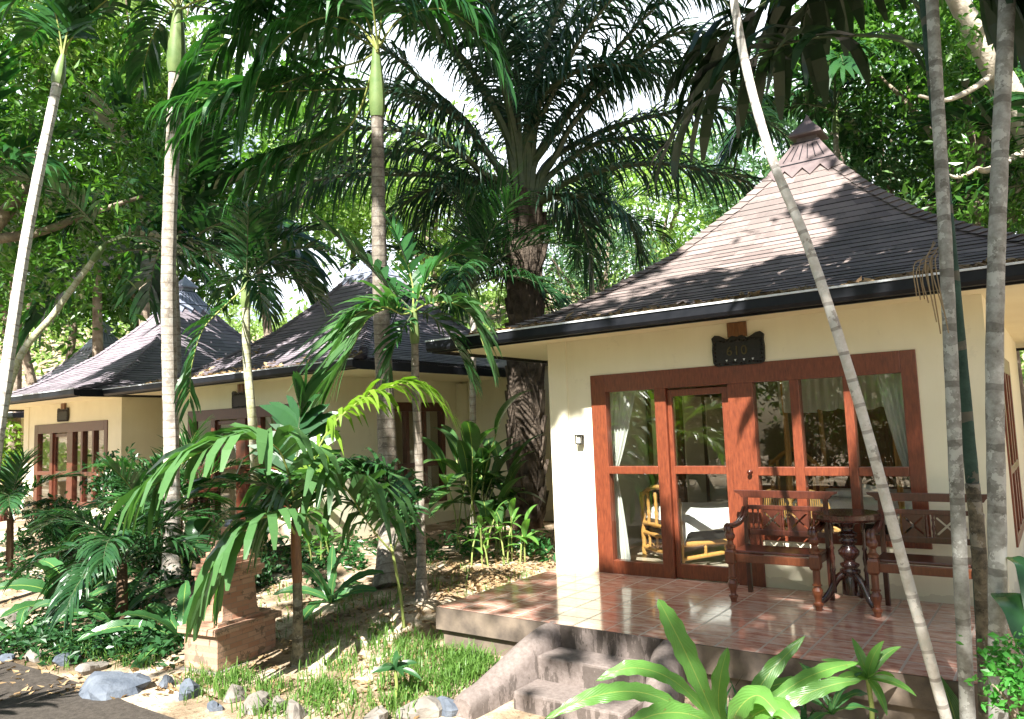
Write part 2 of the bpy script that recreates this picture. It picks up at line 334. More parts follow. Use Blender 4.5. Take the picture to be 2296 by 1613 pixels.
    M['lf_ging'] = leaf('ginger_leaf', (.045, .120, .040), (.085, .19, .055), .35, .3, rib=True)
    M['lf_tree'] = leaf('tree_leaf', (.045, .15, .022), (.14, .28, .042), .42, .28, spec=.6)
    M['lf_sun'] = leaf('sunlit_tree_leaf', (.17, .30, .06), (.38, .50, .18), .45, .45)  # brighter copy of the tree leaf: strong sun put into its colour
    M['lf_teal'] = leaf('blue_green_leaf', (.055, .14, .066), (.13, .24, .11), .38, .28, spec=.6)
    M['lf_shrub'] = leaf('shrub_leaf', (.055, .25, .038), (.11, .36, .06), .36, .35)
    M['grass'] = leaf('grass_blade', (.065, .165, .028), (.15, .27, .055), .35, .45)
    M['dead'] = leaf('dead_leaf', (.20, .12, .055), (.50, .36, .19), .12, .8, (1, .9, .6))
    M['dry'] = leaf('dry_frond', (.23, .16, .08), (.36, .27, .16), .2, .8, (1, .9, .6))
    return M
M = mk()
# ------------------------------------------------------------------ terrain (structure)
def grid(xs, ys, fz):
    X, Y = np.meshgrid(xs, ys); Z = fz(X, Y); nx, ny = len(xs), len(ys)
    i, j = np.meshgrid(np.arange(ny-1), np.arange(nx-1), indexing='ij')
    f = np.stack([i*nx+j, i*nx+j+1, (i+1)*nx+j+1, (i+1)*nx+j], -1).reshape(-1, 4)
    return np.stack([X, Y, Z], -1).reshape(-1, 3), f
HF = np.array([-0.586, 0.81])                                   # which way the hill climbs
def hill_z(x, y):
    s = (x-4.9)*HF[0]+(y+7.5)*HF[1]; l = (x-4.9)*HF[1]-(y+7.5)*HF[0]
    return -3.0+2.7*sstep(13, 18, s)+9.5*sstep(17, 48, s)+0.9*np.sin(l*.16+1.0)*sstep(20, 34, s)+.35*np.sin(s*.5)*np.sin(l*.4)*sstep(18, 30, s)
def terr(x, y):
    return np.maximum(ground(x, y), hill_z(x, y))
xs = np.unique(np.r_[np.linspace(-80, -16, 33), np.linspace(-16, 10, 105), np.linspace(10, 60, 20)])
ys = np.unique(np.r_[np.linspace(-40, -9, 16), np.linspace(-9, 6, 76), np.linspace(6, 70, 50)])
v, f = grid(xs, ys, terr); m = MB(); m.add(v, f)
tag(m.build('ground', M['soil'], smooth=True), kind='structure')
m = MB(); v, f = grid(np.linspace(-85, 60, 70), np.linspace(-10, 80, 60), lambda x, y: hill_z(x, y)-.03); m.add(v, f)
tag(m.build('hill', M['hill'], smooth=True), kind='structure')
# paved path along the stone border
edge = [GR(x, y) for x, y in [(-420, 1385), (-150, 1432), (0, 1478), (110, 1512), (220, 1548), (300, 1583), (420, 1625)]]
edge = edge+[GR(560, 1672), GR(760, 1720), GR(1000, 1760), np.array([9, -5.6, 0])]
e = spline(edge, 60); m = MB(); rows = []
for k in range(9):
    q = e.copy(); q[:, 0] += -.10*k; q[:, 1] -= .62*k; q[:, 2] = ground(q[:, 0], q[:, 1])+.012; rows.append(q)
v = np.vstack(rows); i, j = np.meshgrid(np.arange(8), np.arange(59), indexing='ij')
m.add(v, np.stack([i*60+j, (i+1)*60+j, (i+1)*60+j+1, i*60+j+1], -1).reshape(-1, 4))
tag(m.build('path', M['path'], smooth=True), kind='structure')

def terrace(name, ox, oy, oz, x0, x1, y0, y1):
    m = MB(); t = .004
    m.box(x0, x1, y0, y1, -.20, 0, 0)
    m.add([(x0, y0, t), (x1, y0, t), (x1, y1, t), (x0, y1, t)], [(0, 1, 2, 3)], 1)
    m.box(x0+.05, x1-.05, y0+.05, y1-.05, -.75, -.20, 0)
    o = m.build(name, [M['plinth'], M['tile']]); o.location = (ox, oy, oz); return tag(o, kind='structure')
terrace('terrace', 0, 0, 0, 0, 4.62, -2.14, 0)
terrace('terrace', -9.45, .66, 0, .2, 4.6, -2.1, 0)
terrace('terrace', -16.5, .72, -.26, -.5, 5.0, -2.1, 0)

# ------------------------------------------------------------------ bungalows
XE, YE, RW, RD = -1.32, -.63, 7.4, 7.75
PT = np.array([0, .18, .3, .43, .6, .77, .85, .93, 1.0]); PZ = np.array([2.73, 2.88, 3.08, 3.37, 3.83, 4.47, 4.83, 5.22, 5.70])
def roof_z(t): return np.interp(t, PT, PZ)
def build_bungalow(loc, label, scale=1.0, shingle='shingle', cap='cap', wood='door_wood', ex=(0, 0), front=YE, XR=4.45):
    B = empty('bungalow', loc, label, 'bungalow', 'bungalows in a row along the garden', scale=scale)
    x0, x1, y0, y1 = XE+ex[0], XE+RW+ex[1], front, front+RD
    c = np.array([(x0+x1)/2, (y0+y1)/2, 0]); WD = 6.0; h = 2.65
    # walls with openings: front (door and window), right side (window)
    m = MB()
    m.box(0, .56, 0, .15, -.5, h); m.box(3.91, XR, 0, .15, -.5, h); m.box(.56, 3.91, 0, .15, 2.22, h); m.box(2.43, 3.91, 0, .15, -.5, .46)
    m.box(.56, 2.43, .004, .15, -.5, -.001)
    m.box(-.012, .24, -.016, .0, -.02, h)                       # corner pier, a little proud of the wall
    m.box(0, .15, .15, WD, -.5, h); m.box(.15, XR-.15, WD-.15, WD, -.5, h)
    m.box(XR-.15, XR, .15, 1.42, -.5, h); m.box(XR-.15, XR, 3.12, WD, -.5, h); m.box(XR-.15, XR, 1.42, 3.12, 2.22, h); m.box(XR-.15, XR, 1.42, 3.12, -.5, .30)
    m.build('wall', M['wall'], B)
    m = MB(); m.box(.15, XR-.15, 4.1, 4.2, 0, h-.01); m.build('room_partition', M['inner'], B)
    m = MB(); m.box(.15, XR-.15, .15, 4.1, -.05, .012); m.build('room_floor', M['room_floor'], B)
    m = MB(); m.box(x0+.03, x1-.03, y0+.03, y1-.03, h, h+.02); m.build('soffit', M['soffit'], B)
    # roof of overlapping shingle courses, each shingle its own small slab
    m = MB(); r = random.Random(3); nr = 36; ts = np.linspace(0, .885, nr+1)
    cor = [np.array([x0, y0, 0]), np.array([x1, y0, 0]), np.array([x1, y1, 0]), np.array([x0, y1, 0])]
    V = []; F = []; F1 = []; UVs = []
    for fi in range(4):
        A, Bc = cor[fi], cor[(fi+1) % 4]; Ld = np.linalg.norm(Bc-A)
        for k in range(nr):
            t0, t1 = ts[k], ts[k+1]; ln = Ld*(1-t0); n = max(2, int(ln/.30)); us = np.linspace(0, 1, n+1)
            us[1:-1] += (((k % 2)-.5)*.5+np.array([r.uniform(-.1, .1) for _ in range(n-1)]))/n
            za, zb = roof_z(t0), roof_z(t1)
            for a, b2 in zip(us[:-1], us[1:]):
                lf = .008+r.uniform(0, .006)
                def pp(u, t, z): q = A+(Bc-A)*u; q = q+(c-q)*t; return (q[0], q[1], z)
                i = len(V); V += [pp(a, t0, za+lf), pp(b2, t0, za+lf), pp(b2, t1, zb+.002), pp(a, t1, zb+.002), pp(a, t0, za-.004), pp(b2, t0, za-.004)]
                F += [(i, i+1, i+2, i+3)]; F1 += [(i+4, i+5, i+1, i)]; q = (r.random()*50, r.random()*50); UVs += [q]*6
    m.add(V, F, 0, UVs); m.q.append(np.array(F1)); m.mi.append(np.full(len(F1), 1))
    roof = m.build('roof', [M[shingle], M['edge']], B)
    r = random.Random(5)                                        # hip shingles
    for fi in range(4):
        m = MB(); A = cor[fi]; pv, nx_ = cor[fi-1], cor[(fi+1) % 4]; tt = np.linspace(0, .9, 42)
        for k in range(41):
            vs = []
            for t, dz in ((tt[k], .05), (tt[k+1]+.004, .028)):
                q = A+(c-A)*t; z = roof_z(t)+dz
                for s in (pv, nx_):
                    d = unit(s-A)*.13; g = q+d*1.0; vs.append((g[0], g[1], z-.012))
                vs.append((q[0], q[1], z+.012))
            i = 0; qv = (r.random()*50, r.random()*50)
            m.add(vs, [(0, 2, 5, 3), (2, 1, 4, 5), (0, 1, 2, 2)], 0, [qv]*6)
        m.build('hip_shingles', M[shingle], roof)
    # painted cap with a zigzag skirt
    m = MB(); tb = .875
    def ring(t, dz, sc=1.0):
        return [np.array([*(c+(q-c)*(1-t)*sc)[:2], roof_z(t)+dz]) for q in cor]
    for fi in range(4):
        A, Bc = ring(tb, .055)[fi], ring(tb, .055)[(fi+1) % 4]; A2, B2 = ring(.955, .075)[fi], ring(.955, .075)[(fi+1) % 4]
        m.add([A, Bc, B2, A2], [(0, 1, 2, 3)])
        nrm = unit(np.cross(Bc-A, A2-A)); dn = unit((A+Bc)/2-(A2+B2)/2); nz = 4
        for k in range(nz):
            a = A+(Bc-A)*k/nz; b2 = A+(Bc-A)*(k+1)/nz; tip = (a+b2)/2+dn*.17
            m.add([a, b2, tip, a-nrm*.02, b2-nrm*.02, tip-nrm*.02], [(0, 1, 2, 2), (1, 4, 5, 2), (0, 2, 5, 3)])
        for k in range(1, 7):                                   # raised battens of the cap
            u = k/7; a = A+(Bc-A)*u; b2 = A2+(B2-A2)*u; a, b2 = a+(b2-a)*.3, a+(b2-a)*.86
            s = unit(Bc-A)*.006; m.add([a-s+nrm*.006, a+s+nrm*.006, b2+s+nrm*.006, b2-s+nrm*.006], [(0, 1, 2, 3)], 1)
        for q in (.16, .94):
            a, a2 = A+(A2-A)*q, A+(A2-A)*(q+.035); b2, b3 = Bc+(B2-Bc)*q, Bc+(B2-Bc)*(q+.035); o_ = nrm*.007
            m.add([a+o_, b2+o_, b3+o_, a2+o_], [(0, 1, 2, 3)], 1)
    m.build('roof_cap', [M[cap], M['gutter']], roof)
    m = MB(); zt = roof_z(.955)+.075
    R_ = lambda s, z: [(c[0]+sx*s*RW/2, c[1]+sy*s*RD/2, z) for sx, sy in ((-1, -1), (1, -1), (1, 1), (-1, 1))]
    lv = [R_(.036, zt-.02), R_(.036, zt+.07), R_(.058, zt+.085), R_(.058, zt+.11), R_(.012, zt+.33), R_(.002, zt+.42)]
    m.add(np.array(lv).reshape(-1, 3), [(a*4+i, a*4+(i+1) % 4, (a+1)*4+(i+1) % 4, (a+1)*4+i) for a in range(5) for i in range(4)])
    m.build('finial', M[cap], roof)
    m = MB()                                                    # fascia boards
    m.box(x0, x0+.03, y0+.03, y1, 2.61, 2.73); m.box(x1-.03, x1, y0+.03, y1, 2.61, 2.73); m.box(x0, x1, y0, y0+.03, 2.61, 2.73); m.box(x0, x1, y1, y1+.03, 2.61, 2.73)
    m.build('fascia', M['gutter'], roof)
    m = MB()                                                    # front gutter, open above, with a pale rim
    pr = [(-.002, 2.74), (-.002, 2.645), (-.03, 2.625), (-.085, 2.628), (-.105, 2.66), (-.105, 2.745), (-.095, 2.745), (-.095, 2.66)]
    for e_ in (0,):
        n = 24; X = np.linspace(x0, x1, n); v = np.array([(x, y0+a, b2-.0) for x in X for a, b2 in pr]); k = len(pr)
        m.add(v, [(i*k+j, (i+1)*k+j, (i+1)*k+j+1, i*k+j+1) for i in range(n-1) for j in range(k-1)])
        m.add(v[:k], [(0, 1, 2, 3), (0, 3, 4, 5)]); m.add(v[-k:], [(3, 2, 1, 0), (5, 4, 3, 0)])
        m.box(x0, x1, y0-.118, y0-.092, 2.745, 2.763, 1)
    m.build('gutter', [M['gutter'], M['rim']], roof)
    # timber door and window frame of the front
    W_ = M[wood]; m = MB(); ya, yb = -.02, .09
    for b4 in [(.56, .75, 0, 2.22), (1.35, 1.48, 0, 2.02), (2.17, 2.43, 0, 2.02), (3.78, 3.91, .46, 2.22), (.75, 3.78, 2.02, 2.22), (.75, 1.35, 0, .15), (.75, 1.35, 1.10, 1.185),
               (2.43, 3.78, .46, .56), (2.43, 2.79, 1.09, 1.175), (2.88, 3.28, 1.09, 1.175), (3.36, 3.78, 1.09, 1.175), (2.79, 2.88, .56, 2.02), (3.28, 3.36, .56, 2.02)]:
        m.box(b4[0], b4[1], ya, yb, b4[2], b4[3])
    fr = m.build('door_frame', W_, B, bevel=.006)
    def pane(a, b2, z0, z1, par, y=.035, nm='pane'):
        q = MB(); q.box(a, b2, y, y+.006, z0, z1); q.build(nm, M['glass'], par)
    for a, b2, z0, z1 in [(.75, 1.35, .15, 1.10), (.75, 1.35, 1.185, 2.02), (2.43, 2.79, .56, 1.09), (2.43, 2.79, 1.175, 2.02), (2.88, 3.28, .56, 1.09), (2.88, 3.28, 1.175, 2.02), (3.36, 3.78, .56, 1.09), (3.36, 3.78, 1.175, 2.02)]:
        pane(a, b2, z0, z1, fr)
    m = MB()
    for b4 in [(1.483, 1.53, .01, 2.0), (2.09, 2.167, .01, 2.0), (1.53, 2.09, .01, .16), (1.53, 2.09, 1.93, 2.0), (1.53, 2.09, 1.10, 1.185)]:
        m.box(b4[0], b4[1], .02, .075, b4[2], b4[3])
    sl = m.build('sliding_door', W_, B, bevel=.005)
    pane(1.53, 2.09, .16, 1.10, sl, .045); pane(1.53, 2.09, 1.185, 1.93, sl, .045)
    m = MB(); m.lathe([(0, -.0), (.018, 0), (.02, .006), (.010, .014), (.010, .03), (.022, .036), (.024, .05), (.014, .062), (0, .064)], sides=12)
    k = m.build('handle', M['bench_wood'], sl, smooth=True); k.location = (2.36, -.02, 1.13); k.rotation_euler = (R(90), 0, 0)
    # side window
    m = MB(); xa, xb = XR-.09, XR+.02
    for a, b2, z0, z1 in [(1.42, 1.53, .30, 2.22), (3.01, 3.12, .30, 2.22), (1.53, 3.01, 2.05, 2.22), (1.53, 3.01, .30, .40), (2.02, 2.10, .40, 2.05), (2.50, 2.58, .40, 2.05), (1.53, 2.02, 1.0, 1.08), (2.10, 2.50, 1.0, 1.08), (2.58, 3.01, 1.0, 1.08)]:
        m.box(xa, xb, a, b2, z0, z1)
    sw = m.build('side_window', W_, B, bevel=.006)
    for a, b2 in ((1.53, 2.02), (2.10, 2.50), (2.58, 3.01)):
        for z0, z1 in ((.40, 1.0), (1.08, 2.05)):
            q = MB(); q.box(XR-.04, XR-.034, a, b2, z0, z1); q.build('pane', M['glass'], sw)
    return B
build_bungalow((0, 0, 0), 'nearest cream bungalow with red timber sliding door and brown shingle roof, numbered 610')
build_bungalow((-9.45, .66, 0), 'second cream bungalow with blue-grey roof cap, behind the slender palms in the middle', shingle='shingle_b', cap='cap_b', wood='shaded_frame_wood')
build_bungalow((-16.5, .72, -.26), 'third bungalow farther left, its terrace half hidden by shrubs and a dark table', 1.1, 'shingle_b', 'cap_b', 'shaded_frame_wood', ex=(.2, -.95), front=-1.1)
build_bungalow((-26.5, 2.4, -.5), 'farthest bungalow at the left edge showing a pale violet shingle roof', 1.15, 'shingle_b', 'cap_b', 'shaded_frame_wood')

# garden wall between the first two bungalows
T_ = empty('garden_wall', (-5.0, 4.35, 0), 'sunlit cream wall closing the gap behind the oil palm trunk', 'wall')
m = MB(); m.box(.02, 4.4, 0, .15, -.5, 2.2); m.box(.02, 4.4, -.012, .16, 2.2, 2.85); m.build('wall_panel', M['wall'], T_)
m = MB(); m.lathe([(.17, -.5), (.17, 2.6)], .0, -.02, 0, 20); m.build('round_pilaster', M['wall'], T_, smooth=True)
m = MB(); m.add([(0, -.2, 2.86), (4.5, -.2, 2.86), (4.5, 2.2, 3.5), (0, 2.2, 3.5)], [(0, 1, 2, 3)]); m.box(0, 4.5, -.2, -.17, 2.80, 2.86); m.build('lean_to_roof', M['shingle'], T_)

# ------------------------------------------------------------------ front steps
S_ = empty('garden_steps', (1.82, -2.14, -.5), 'stained pinkish concrete steps between curved cheek walls up to the terrace', 'steps')
S_off = np.array([1.82, -2.14, -.5])
for k, (ya, yb, zt) in enumerate([(-2.46, -2.15, -.17), (-2.80, -2.46, -.345), (-3.35, -2.80, -.50)]):
    m = MB(); m.box(1.36-1.82, 2.30-1.82, ya+2.14, yb+2.14, -.2, zt+.5); m.build('step', M['concrete'], S_, bevel=.018)
m = MB(); m.box(1.36-1.82, 2.30-1.82, -.012, .02, -.1, .502); m.build('riser', M['concrete'], S_)
def cheek(pts, wd):
    q = spline(pts, 26); T = unit(np.gradient(q[:, :2], axis=0)); n2 = np.c_[T[:, 1], -T[:, 0]]; m = MB(); prof = [(-1, None), (-1, -.10), (-.86, -.045), (-.5, -.010), (0, 0), (.5, -.010), (.86, -.045), (1, -.10), (1, None)]
    v = []
    for i, p in enumerate(q):
        wv = wd*(1+.25*math.sin(i/25*math.pi))
        for a, dz in prof: v.append((p[0]+n2[i, 0]*a*wv-1.82, p[1]+n2[i, 1]*a*wv+2.14, (p[2]+dz if dz is not None else -.75)+.5))
    k = len(prof); m.add(v, [(i*k+j, i*k+j+1, (i+1)*k+j+1, (i+1)*k+j) for i in range(25) for j in range(k-1)])
    m.add(v[:k], [(0, 8, 7, 1), (1, 7, 6, 2), (2, 6, 5, 3), (3, 5, 4, 4)]); m.add(v[-k:], [(1, 7, 8, 0), (2, 6, 7, 1), (3, 5, 6, 2), (4, 5, 3, 3)])
    m.build('cheek_wall', M['concrete'], S_, smooth=True)
cheek([(1.30, -2.10, .012), (1.28, -2.28, -.015), (1.22, -2.48, -.10), (1.15, -2.68, -.22), (1.12, -2.88, -.30), (1.10, -3.03, -.33), (1.10, -3.10, -.36)], .10)
cheek([(2.37, -2.10, .012), (2.40, -2.28, -.015), (2.46, -2.48, -.10), (2.53, -2.68, -.22), (2.60, -2.88, -.30), (2.66, -3.05, -.33), (2.68, -3.14, -.36)], .10)

# ------------------------------------------------------------------ house number sign, wall lamp
def sign(loc, label, num):
    s = empty('house_sign', loc, label, 'sign', 'carved sign boards over the doors')
    m = MB(); pts = [(-.27, .03), (-.265, -.10), (-.25, -.13), (-.22, -.14), (.22, -.14), (.25, -.13), (.265, -.10), (.27, .03), (.262, .10), (.27, .155), (.235, .185), (.19, .178), (.15, .15), (.10, .135), (.05, .165), (0, .15), (-.05, .165), (-.10, .135), (-.15, .15), (-.19, .178), (-.235, .185), (-.27, .155), (-.262, .10)]
    m.prism(pts, -.035, -.002); r = random.Random(4)
    for x in np.linspace(-.23, .23, 12):
        for z in (-.115, .115): m.lathe([(0, -.012), (.016, 0), (0, .012)], x+r.uniform(-.01, .01), -.038, z+r.uniform(-.008, .008), 6)
    for z in np.linspace(-.08, .08, 5):
        for x in (-.24, .24): m.lathe([(0, -.014), (.014, 0), (0, .014)], x, -.038, z, 6)
    m.build('board', M['sign_wood'], s)
    m = MB(); m.box(-.10, .10, -.03, -.004, .15, .30); m.box(-.08, -.02, -.036, -.03, .17, .30); m.box(.02, .08, -.036, -.03, .17, .30); m.build('hanger', M['brown_wood'], s, bevel=.004)
    if num:
        cu = bpy.data.curves.new('number', 'FONT'); cu.body = num; cu.size = .135; cu.align_x = 'CENTER'; cu.align_y = 'CENTER'; cu.extrude = .003; cu.space_character = 1.12
        cu.materials.append(M['gold']); o = bpy.data.objects.new('number_curve', cu); me = bpy.data.meshes.new_from_object(o); bpy.data.objects.remove(o); o = bpy.data.objects.new('number', me); COL.objects.link(o); o.parent = s; o.location = (-.01, -.0405, .005); o.rotation_euler = (R(90), 0, 0)
        m = MB()
        for x in (-.12, -.03, .06, .15): m.add([(x-.012, -.0375, -.078), (x+.012, -.0375, -.078), (x, -.0375, -.10)], [(0, 2, 1, 1)])
        m.build('studs', M['rim'], s)
    return s
sign((2.31, -.0, 2.345), 'black carved board reading 610 over the nearest bungalow door', '610')
sign((-9.45+2.31, .66, 2.345), 'dark carved board over the door of the second bungalow', None)
sign((-16.5+2.0*1.1, .70, 2.36), 'small dark carved board under the eave of the third bungalow', None)
s = empty('wall_lamp', (.40, 0, 1.44), 'small black wall lantern beside the red door frame', 'lamp')
m = MB(); m.box(-.035, .035, -.02, 0, 0, .11); m.box(-.045, .045, -.085, -.02, .095, .11); m.box(-.04, .04, -.08, -.02, 0, .012)
for a in (-.04, .03):
    for b2 in (-.08, -.03): m.box(a, a+.01, b2, b2+.01, .012, .095)
m.build('housing', M['sign_wood'], s); m = MB(); m.box(-.027, .027, -.067, -.033, .014, .092); m.build('shade', M['curtain'], s)

# ------------------------------------------------------------------ benches and table
def turned(h, r): # a turned leg profile from the floor to height h
    k = [(.0, .55), (.04, .62), (.13, .78), (.14, 1.0), (.19, 1.0), (.2, .7), (.23, .6), (.3, .66), (.42, .98), (.5, 1.05), (.56, .8), (.6, .62), (.62, .95), (.64, .95), (.66, .7)]
    return [(r*b2, h*a) for a, b2 in k]
def bench(loc, label):
    b = empty('garden_bench', loc, label, 'bench', 'carved armchair benches on the terrace')
    w_, d = .74, .46; W1 = M['bench_wood']; W2 = M['seat_wood']
    m = MB(); m.box(.0, w_, .03, d-.06, .435, .46)
    m.build('seat', M['bench_wood'], b, bevel=.006)
    m = MB(); m.box(.03, w_-.03, .0, .028, .36, .432); m.build('apron', W2, b, bevel=.004)
    for a_ in (.005, w_-.03): m = MB(); m.box(a_, a_+.025, .03, d-.06, .36, .432); m.build('side_rail', W1, b, bevel=.004)
    for x in (.0, w_):                                          # front legs, turned, with a square block at seat height
        m = MB(); m.lathe(turned(.34, .043)+[(.03, .34)], x, .0, 0, 14)
        m.lathe([(.03, .47), (.046, .48), (.046, .50), (.028, .52), (.026, .55), (.044, .575), (.046, .60), (.034, .625), (.034, .66)], x, 0, 0, 14)
        v = []; hb = [(.34, .030), (.36, .043), (.45, .043), (.475, .03)]
        for z, r in hb: v += [(x-r, -r, z), (x+r, -r, z), (x+r, r, z), (x-r, r, z)]
        m.add(v, [(i*4+j, i*4+(j+1) % 4, (i+1)*4+(j+1) % 4, (i+1)*4+j) for i in range(3) for j in range(4)])
        m.build('front_leg', W2, b)
        m = MB(); m.prism([(-.02+d, 0), (.025+d, 0), (d+.02, .4), (d+.035, .92), (d, .92), (d-.025, .4)], x-.02, x+.02, M=np.array([[0, 1, 0, 0], [1, 0, 0, 0], [0, 0, 1, 0], [0, 0, 0, 1.0]]))
        m.build('back_leg', W1, b, bevel=.004)
        m = MB(); q = spline([(x, d, .80), (x, d-.08, .74), (x, d-.2, .685), (x, .07, .672), (x, .0, .69), (x, -.055, .675), (x, -.06, .645)], 16)
        for dx in (-.014, .014): m.tube(q+np.array([dx, 0, 0]), [.021]*16, 8)
        m.build('armrest', W1, b, smooth=True)
    yb = d+.005
    m = MB(); m.prism([(-.11, .965), (-.10, .945), (-.055, .925), (-.035, .895), (w_+.035, .895), (w_+.055, .925), (w_+.10, .945), (w_+.11, .965)], yb-.005, yb+.035); m.build('top_rail', W1, b, bevel=.004)
    for z0, z1 in ((.785, .825), (.545, .595)):
        m = MB(); m.box(.022, w_-.022, yb, yb+.026, z0, z1); m.build('back_rail', W1, b, bevel=.003)
    zl, zh = .595, .785
    for xc in (.245, .495):                                     # panels pierced by a cross
        m = MB(); a0, a1 = xc-.075, xc+.075; y_a, y_b = yb+.006, yb+.02; g = .012
        m.box(a0-.012, a0, y_a, y_b, zl, zh); m.box(a1, a1+.012, y_a, y_b, zl, zh); m.box(a0, a1, y_a, y_b, zl, zl+.022); m.box(a0, a1, y_a, y_b, zh-.022, zh)
        z0, z1 = zl+.022, zh-.022; zc = (z0+z1)/2
        for tri in ([(a0+g, z1), (a1-g, z1), (xc, zc+g)], [(a0+g, z0), (a1-g, z0), (xc, zc-g)], [(a0, z0+g), (a0, z1-g), (xc-g, zc)], [(a1, z0+g), (a1, z1-g), (xc+g, zc)]):
            m.prism(tri, y_a, y_b)
        m.build('back_panel', W1, b)
    for xc in (.065, .115, .345, .395, .625, .675):
        m = MB(); m.lathe([(.011, 0), (.013, .02), (.008, .035), (.012, .06), (.015, .08), (.009, .105), (.008, .13), (.013, .145), (.008, .16), (.012, .19)], xc, yb+.013, zl, 10); m.build('baluster', W1, b, smooth=True)
    return b
bench((2.37, -.74, .004), 'carved dark red bench on the terrace, directly left of the round table')
bench((3.57, -.74, .004), 'carved dark red bench on the terrace behind the pale leaning trunks')
def table(loc, label, mt='table_wood'):
    t = empty('pedestal_table', loc, label, 'table', 'round pedestal tables on the terraces')
    m = MB(); m.lathe([(0, .735), (.25, .735), (.272, .742), (.28, .76), (.28, .795), (.27, .805), (0, .805)], sides=40); m.build('table_top', M[mt], t, smooth=False, bevel=.004)
    m = MB(); m.lathe([(.075, .10), (.075, .25), (.06, .27), (.085, .285), (.085, .31), (.06, .325), (.08, .345), (.08, .36), (.045, .375), (.05, .40), (.085, .44), (.088, .47), (.055, .51), (.045, .53), (.075, .55), (.075, .57), (.05, .585), (.08, .60), (.08, .625), (.05, .64), (.07, .70), (.11, .735)], sides=18); m.build('pedestal', M[mt], t, smooth=True)
    for k in range(3):
        a = R(205+120*k); c_, s_ = math.cos(a), math.sin(a)
        q = spline([(.05, 0, .28), (.12, 0, .22), (.18, 0, .11), (.24, 0, .045), (.275, 0, .05), (.265, 0, .085)], 18); q = np.c_[q[:, 0]*c_, q[:, 0]*s_, q[:, 2]]
        m = MB(); m.tube(q, np.linspace(.034, .026, 18), 8); m.build('scroll_leg', M[mt], t, smooth=True)
        b2 = a+R(60); m = MB(); m.lathe([(.016, .12), (.016, .3), (.022, .32), (.014, .35), (.022, .42), (.014, .48), (.022, .5), (.014, .53), (.018, .735)], .15*math.cos(a+.25), .15*math.sin(a+.25), 0, 10); m.build('column', M[mt], t, smooth=True)
    return t
table((3.315, -.43, .004), 'round dark pedestal table between the two carved benches')
table((-16.0, .1, -.256), 'round dark red table on the third bungalow terrace', 'bench_wood').scale = (1.25,)*3
o = bench((-8.75, -.10, .004), 'carved red bench in front of the second bungalow door, behind palm fronds'); o.scale = (1.15,)*3
table((-7.5, .1, .004), 'round red table before the second bungalow, left of its palm trunk', 'bench_wood')

# ------------------------------------------------------------------ bedroom seen through the glass
def ATY(px, py, y):
    d = ray(px, py); return CAM+d*((y-CAM[1])/d[1])
def drape(name, label, top, bot, y, waist=None, cat='curtain', mat='curtain', group=None, folds=9, amp=.022, z1=2.06, z0=.05, zw=1.1):
    m = MB(); nz = 26; nx = 80; v = []
    for i in range(nz+1):
        z = z1+(z0-z1)*i/nz
        if waist:
            s = (z-zw)/(z1-zw) if z > zw else (zw-z)/(zw-z0); s = max(0, s)**.8; e = top if z > zw else bot
            a, b2 = waist[0]+(e[0]-waist[0])*s, waist[1]+(e[1]-waist[1])*s
        else: a, b2 = top[0]+(bot[0]-top[0])*i/nz, top[1]+(bot[1]-top[1])*i/nz
        for j in range(nx+1):
            u = j/nx; v.append((a+(b2-a)*u, y+amp*math.sin(u*folds*2*math.pi+.6*math.sin(z*3))*(.7+.3*math.sin(u*31)), z+.012*math.sin(u*folds*2*math.pi)*(i == nz)))
    k = nx+1; m.add(v, [(i*k+j, i*k+j+1, (i+1)*k+j+1, (i+1)*k+j) for i in range(nz) for j in range(nx)])
    return tag(m.build(name, M[mat], smooth=True), label, cat, group)
xl, xr_ = ATY(1352, 882, .25)[0], ATY(1428, 882, .25)[0]
drape('curtain', 'white curtain tied back inside the left door pane', (xl, xr_), (xl+.02, xl+.26), .25, (xl, xl+.13), folds=7)
xl2 = ATY(2040, 840, .25)[0]
drape('curtain', 'sheer white curtain at the right end of the nearest window', (xl2-.30, xl2+.05), (xl2-.02, xl2+.05), .25, (xl2-.10, xl2+.05), folds=6, z0=.6)
drape('curtain', 'white curtain in the side window of the second bungalow', (-5.3, -5.29), (-5.3, -5.29), 0).hide_render = False
o = SC.objects['curtain.002']; o.data.clear_geometry()
m = MB(); nx = 60
v = [( -5.25+.02*math.sin(j/nx*50), .66+2.56+.42*j/nx, z) for z in (2.06, .4) for j in range(nx+1)]
m.add(v, [(j, j+1, nx+2+j, nx+1+j) for j in range(nx)]); o.data = m.mesh('curtain', M['curtain'], True)
# bed with rustic yellow frame
bf = ATY(1505, 1250, .55); bx1 = bf[0]; by0 = .55; bx0 = bx1-1.05; by1 = 3.0
by1 = by0+1.85; bd = empty('bed', (.54, 1.19, .012), 'white made bed with yellow rustic pole frame behind the sliding door', 'bed', rz=R(-41))
m = MB(); lx = bx1-bx0; ly = by1-by0
def knob(p, q, r): m.tube(spline([p, (np.array(p)+np.array(q))/2+np.array([.008, .0, .006]), q], 12), [r*(1+.18*math.sin(i*2.1)) for i in range(12)], 8)
for x in (0, lx):
    for y, h in ((0, .78), (ly, 1.1)): knob((x, y, 0), (x, y, h), .035)
m.build('bed_post', M['bed_wood'], bd, smooth=True); m = MB()
q = spline([(0, 0, .74), (lx*.25, 0, .84), (lx*.5, 0, .87), (lx*.75, 0, .84), (lx, 0, .74)], 20); m.tube(q, .03, 8)
for z in (.40, .28, .10): knob((0, 0, z), (lx, 0, z+.0), .026)
for x in np.linspace(.18, lx-.18, 4): knob((x, 0, .40), (x, 0, .80), .022); knob((x, 0, .10), (x, 0, .28), .02)
m.build('footboard', M['bed_wood'], bd, smooth=True); m = MB()
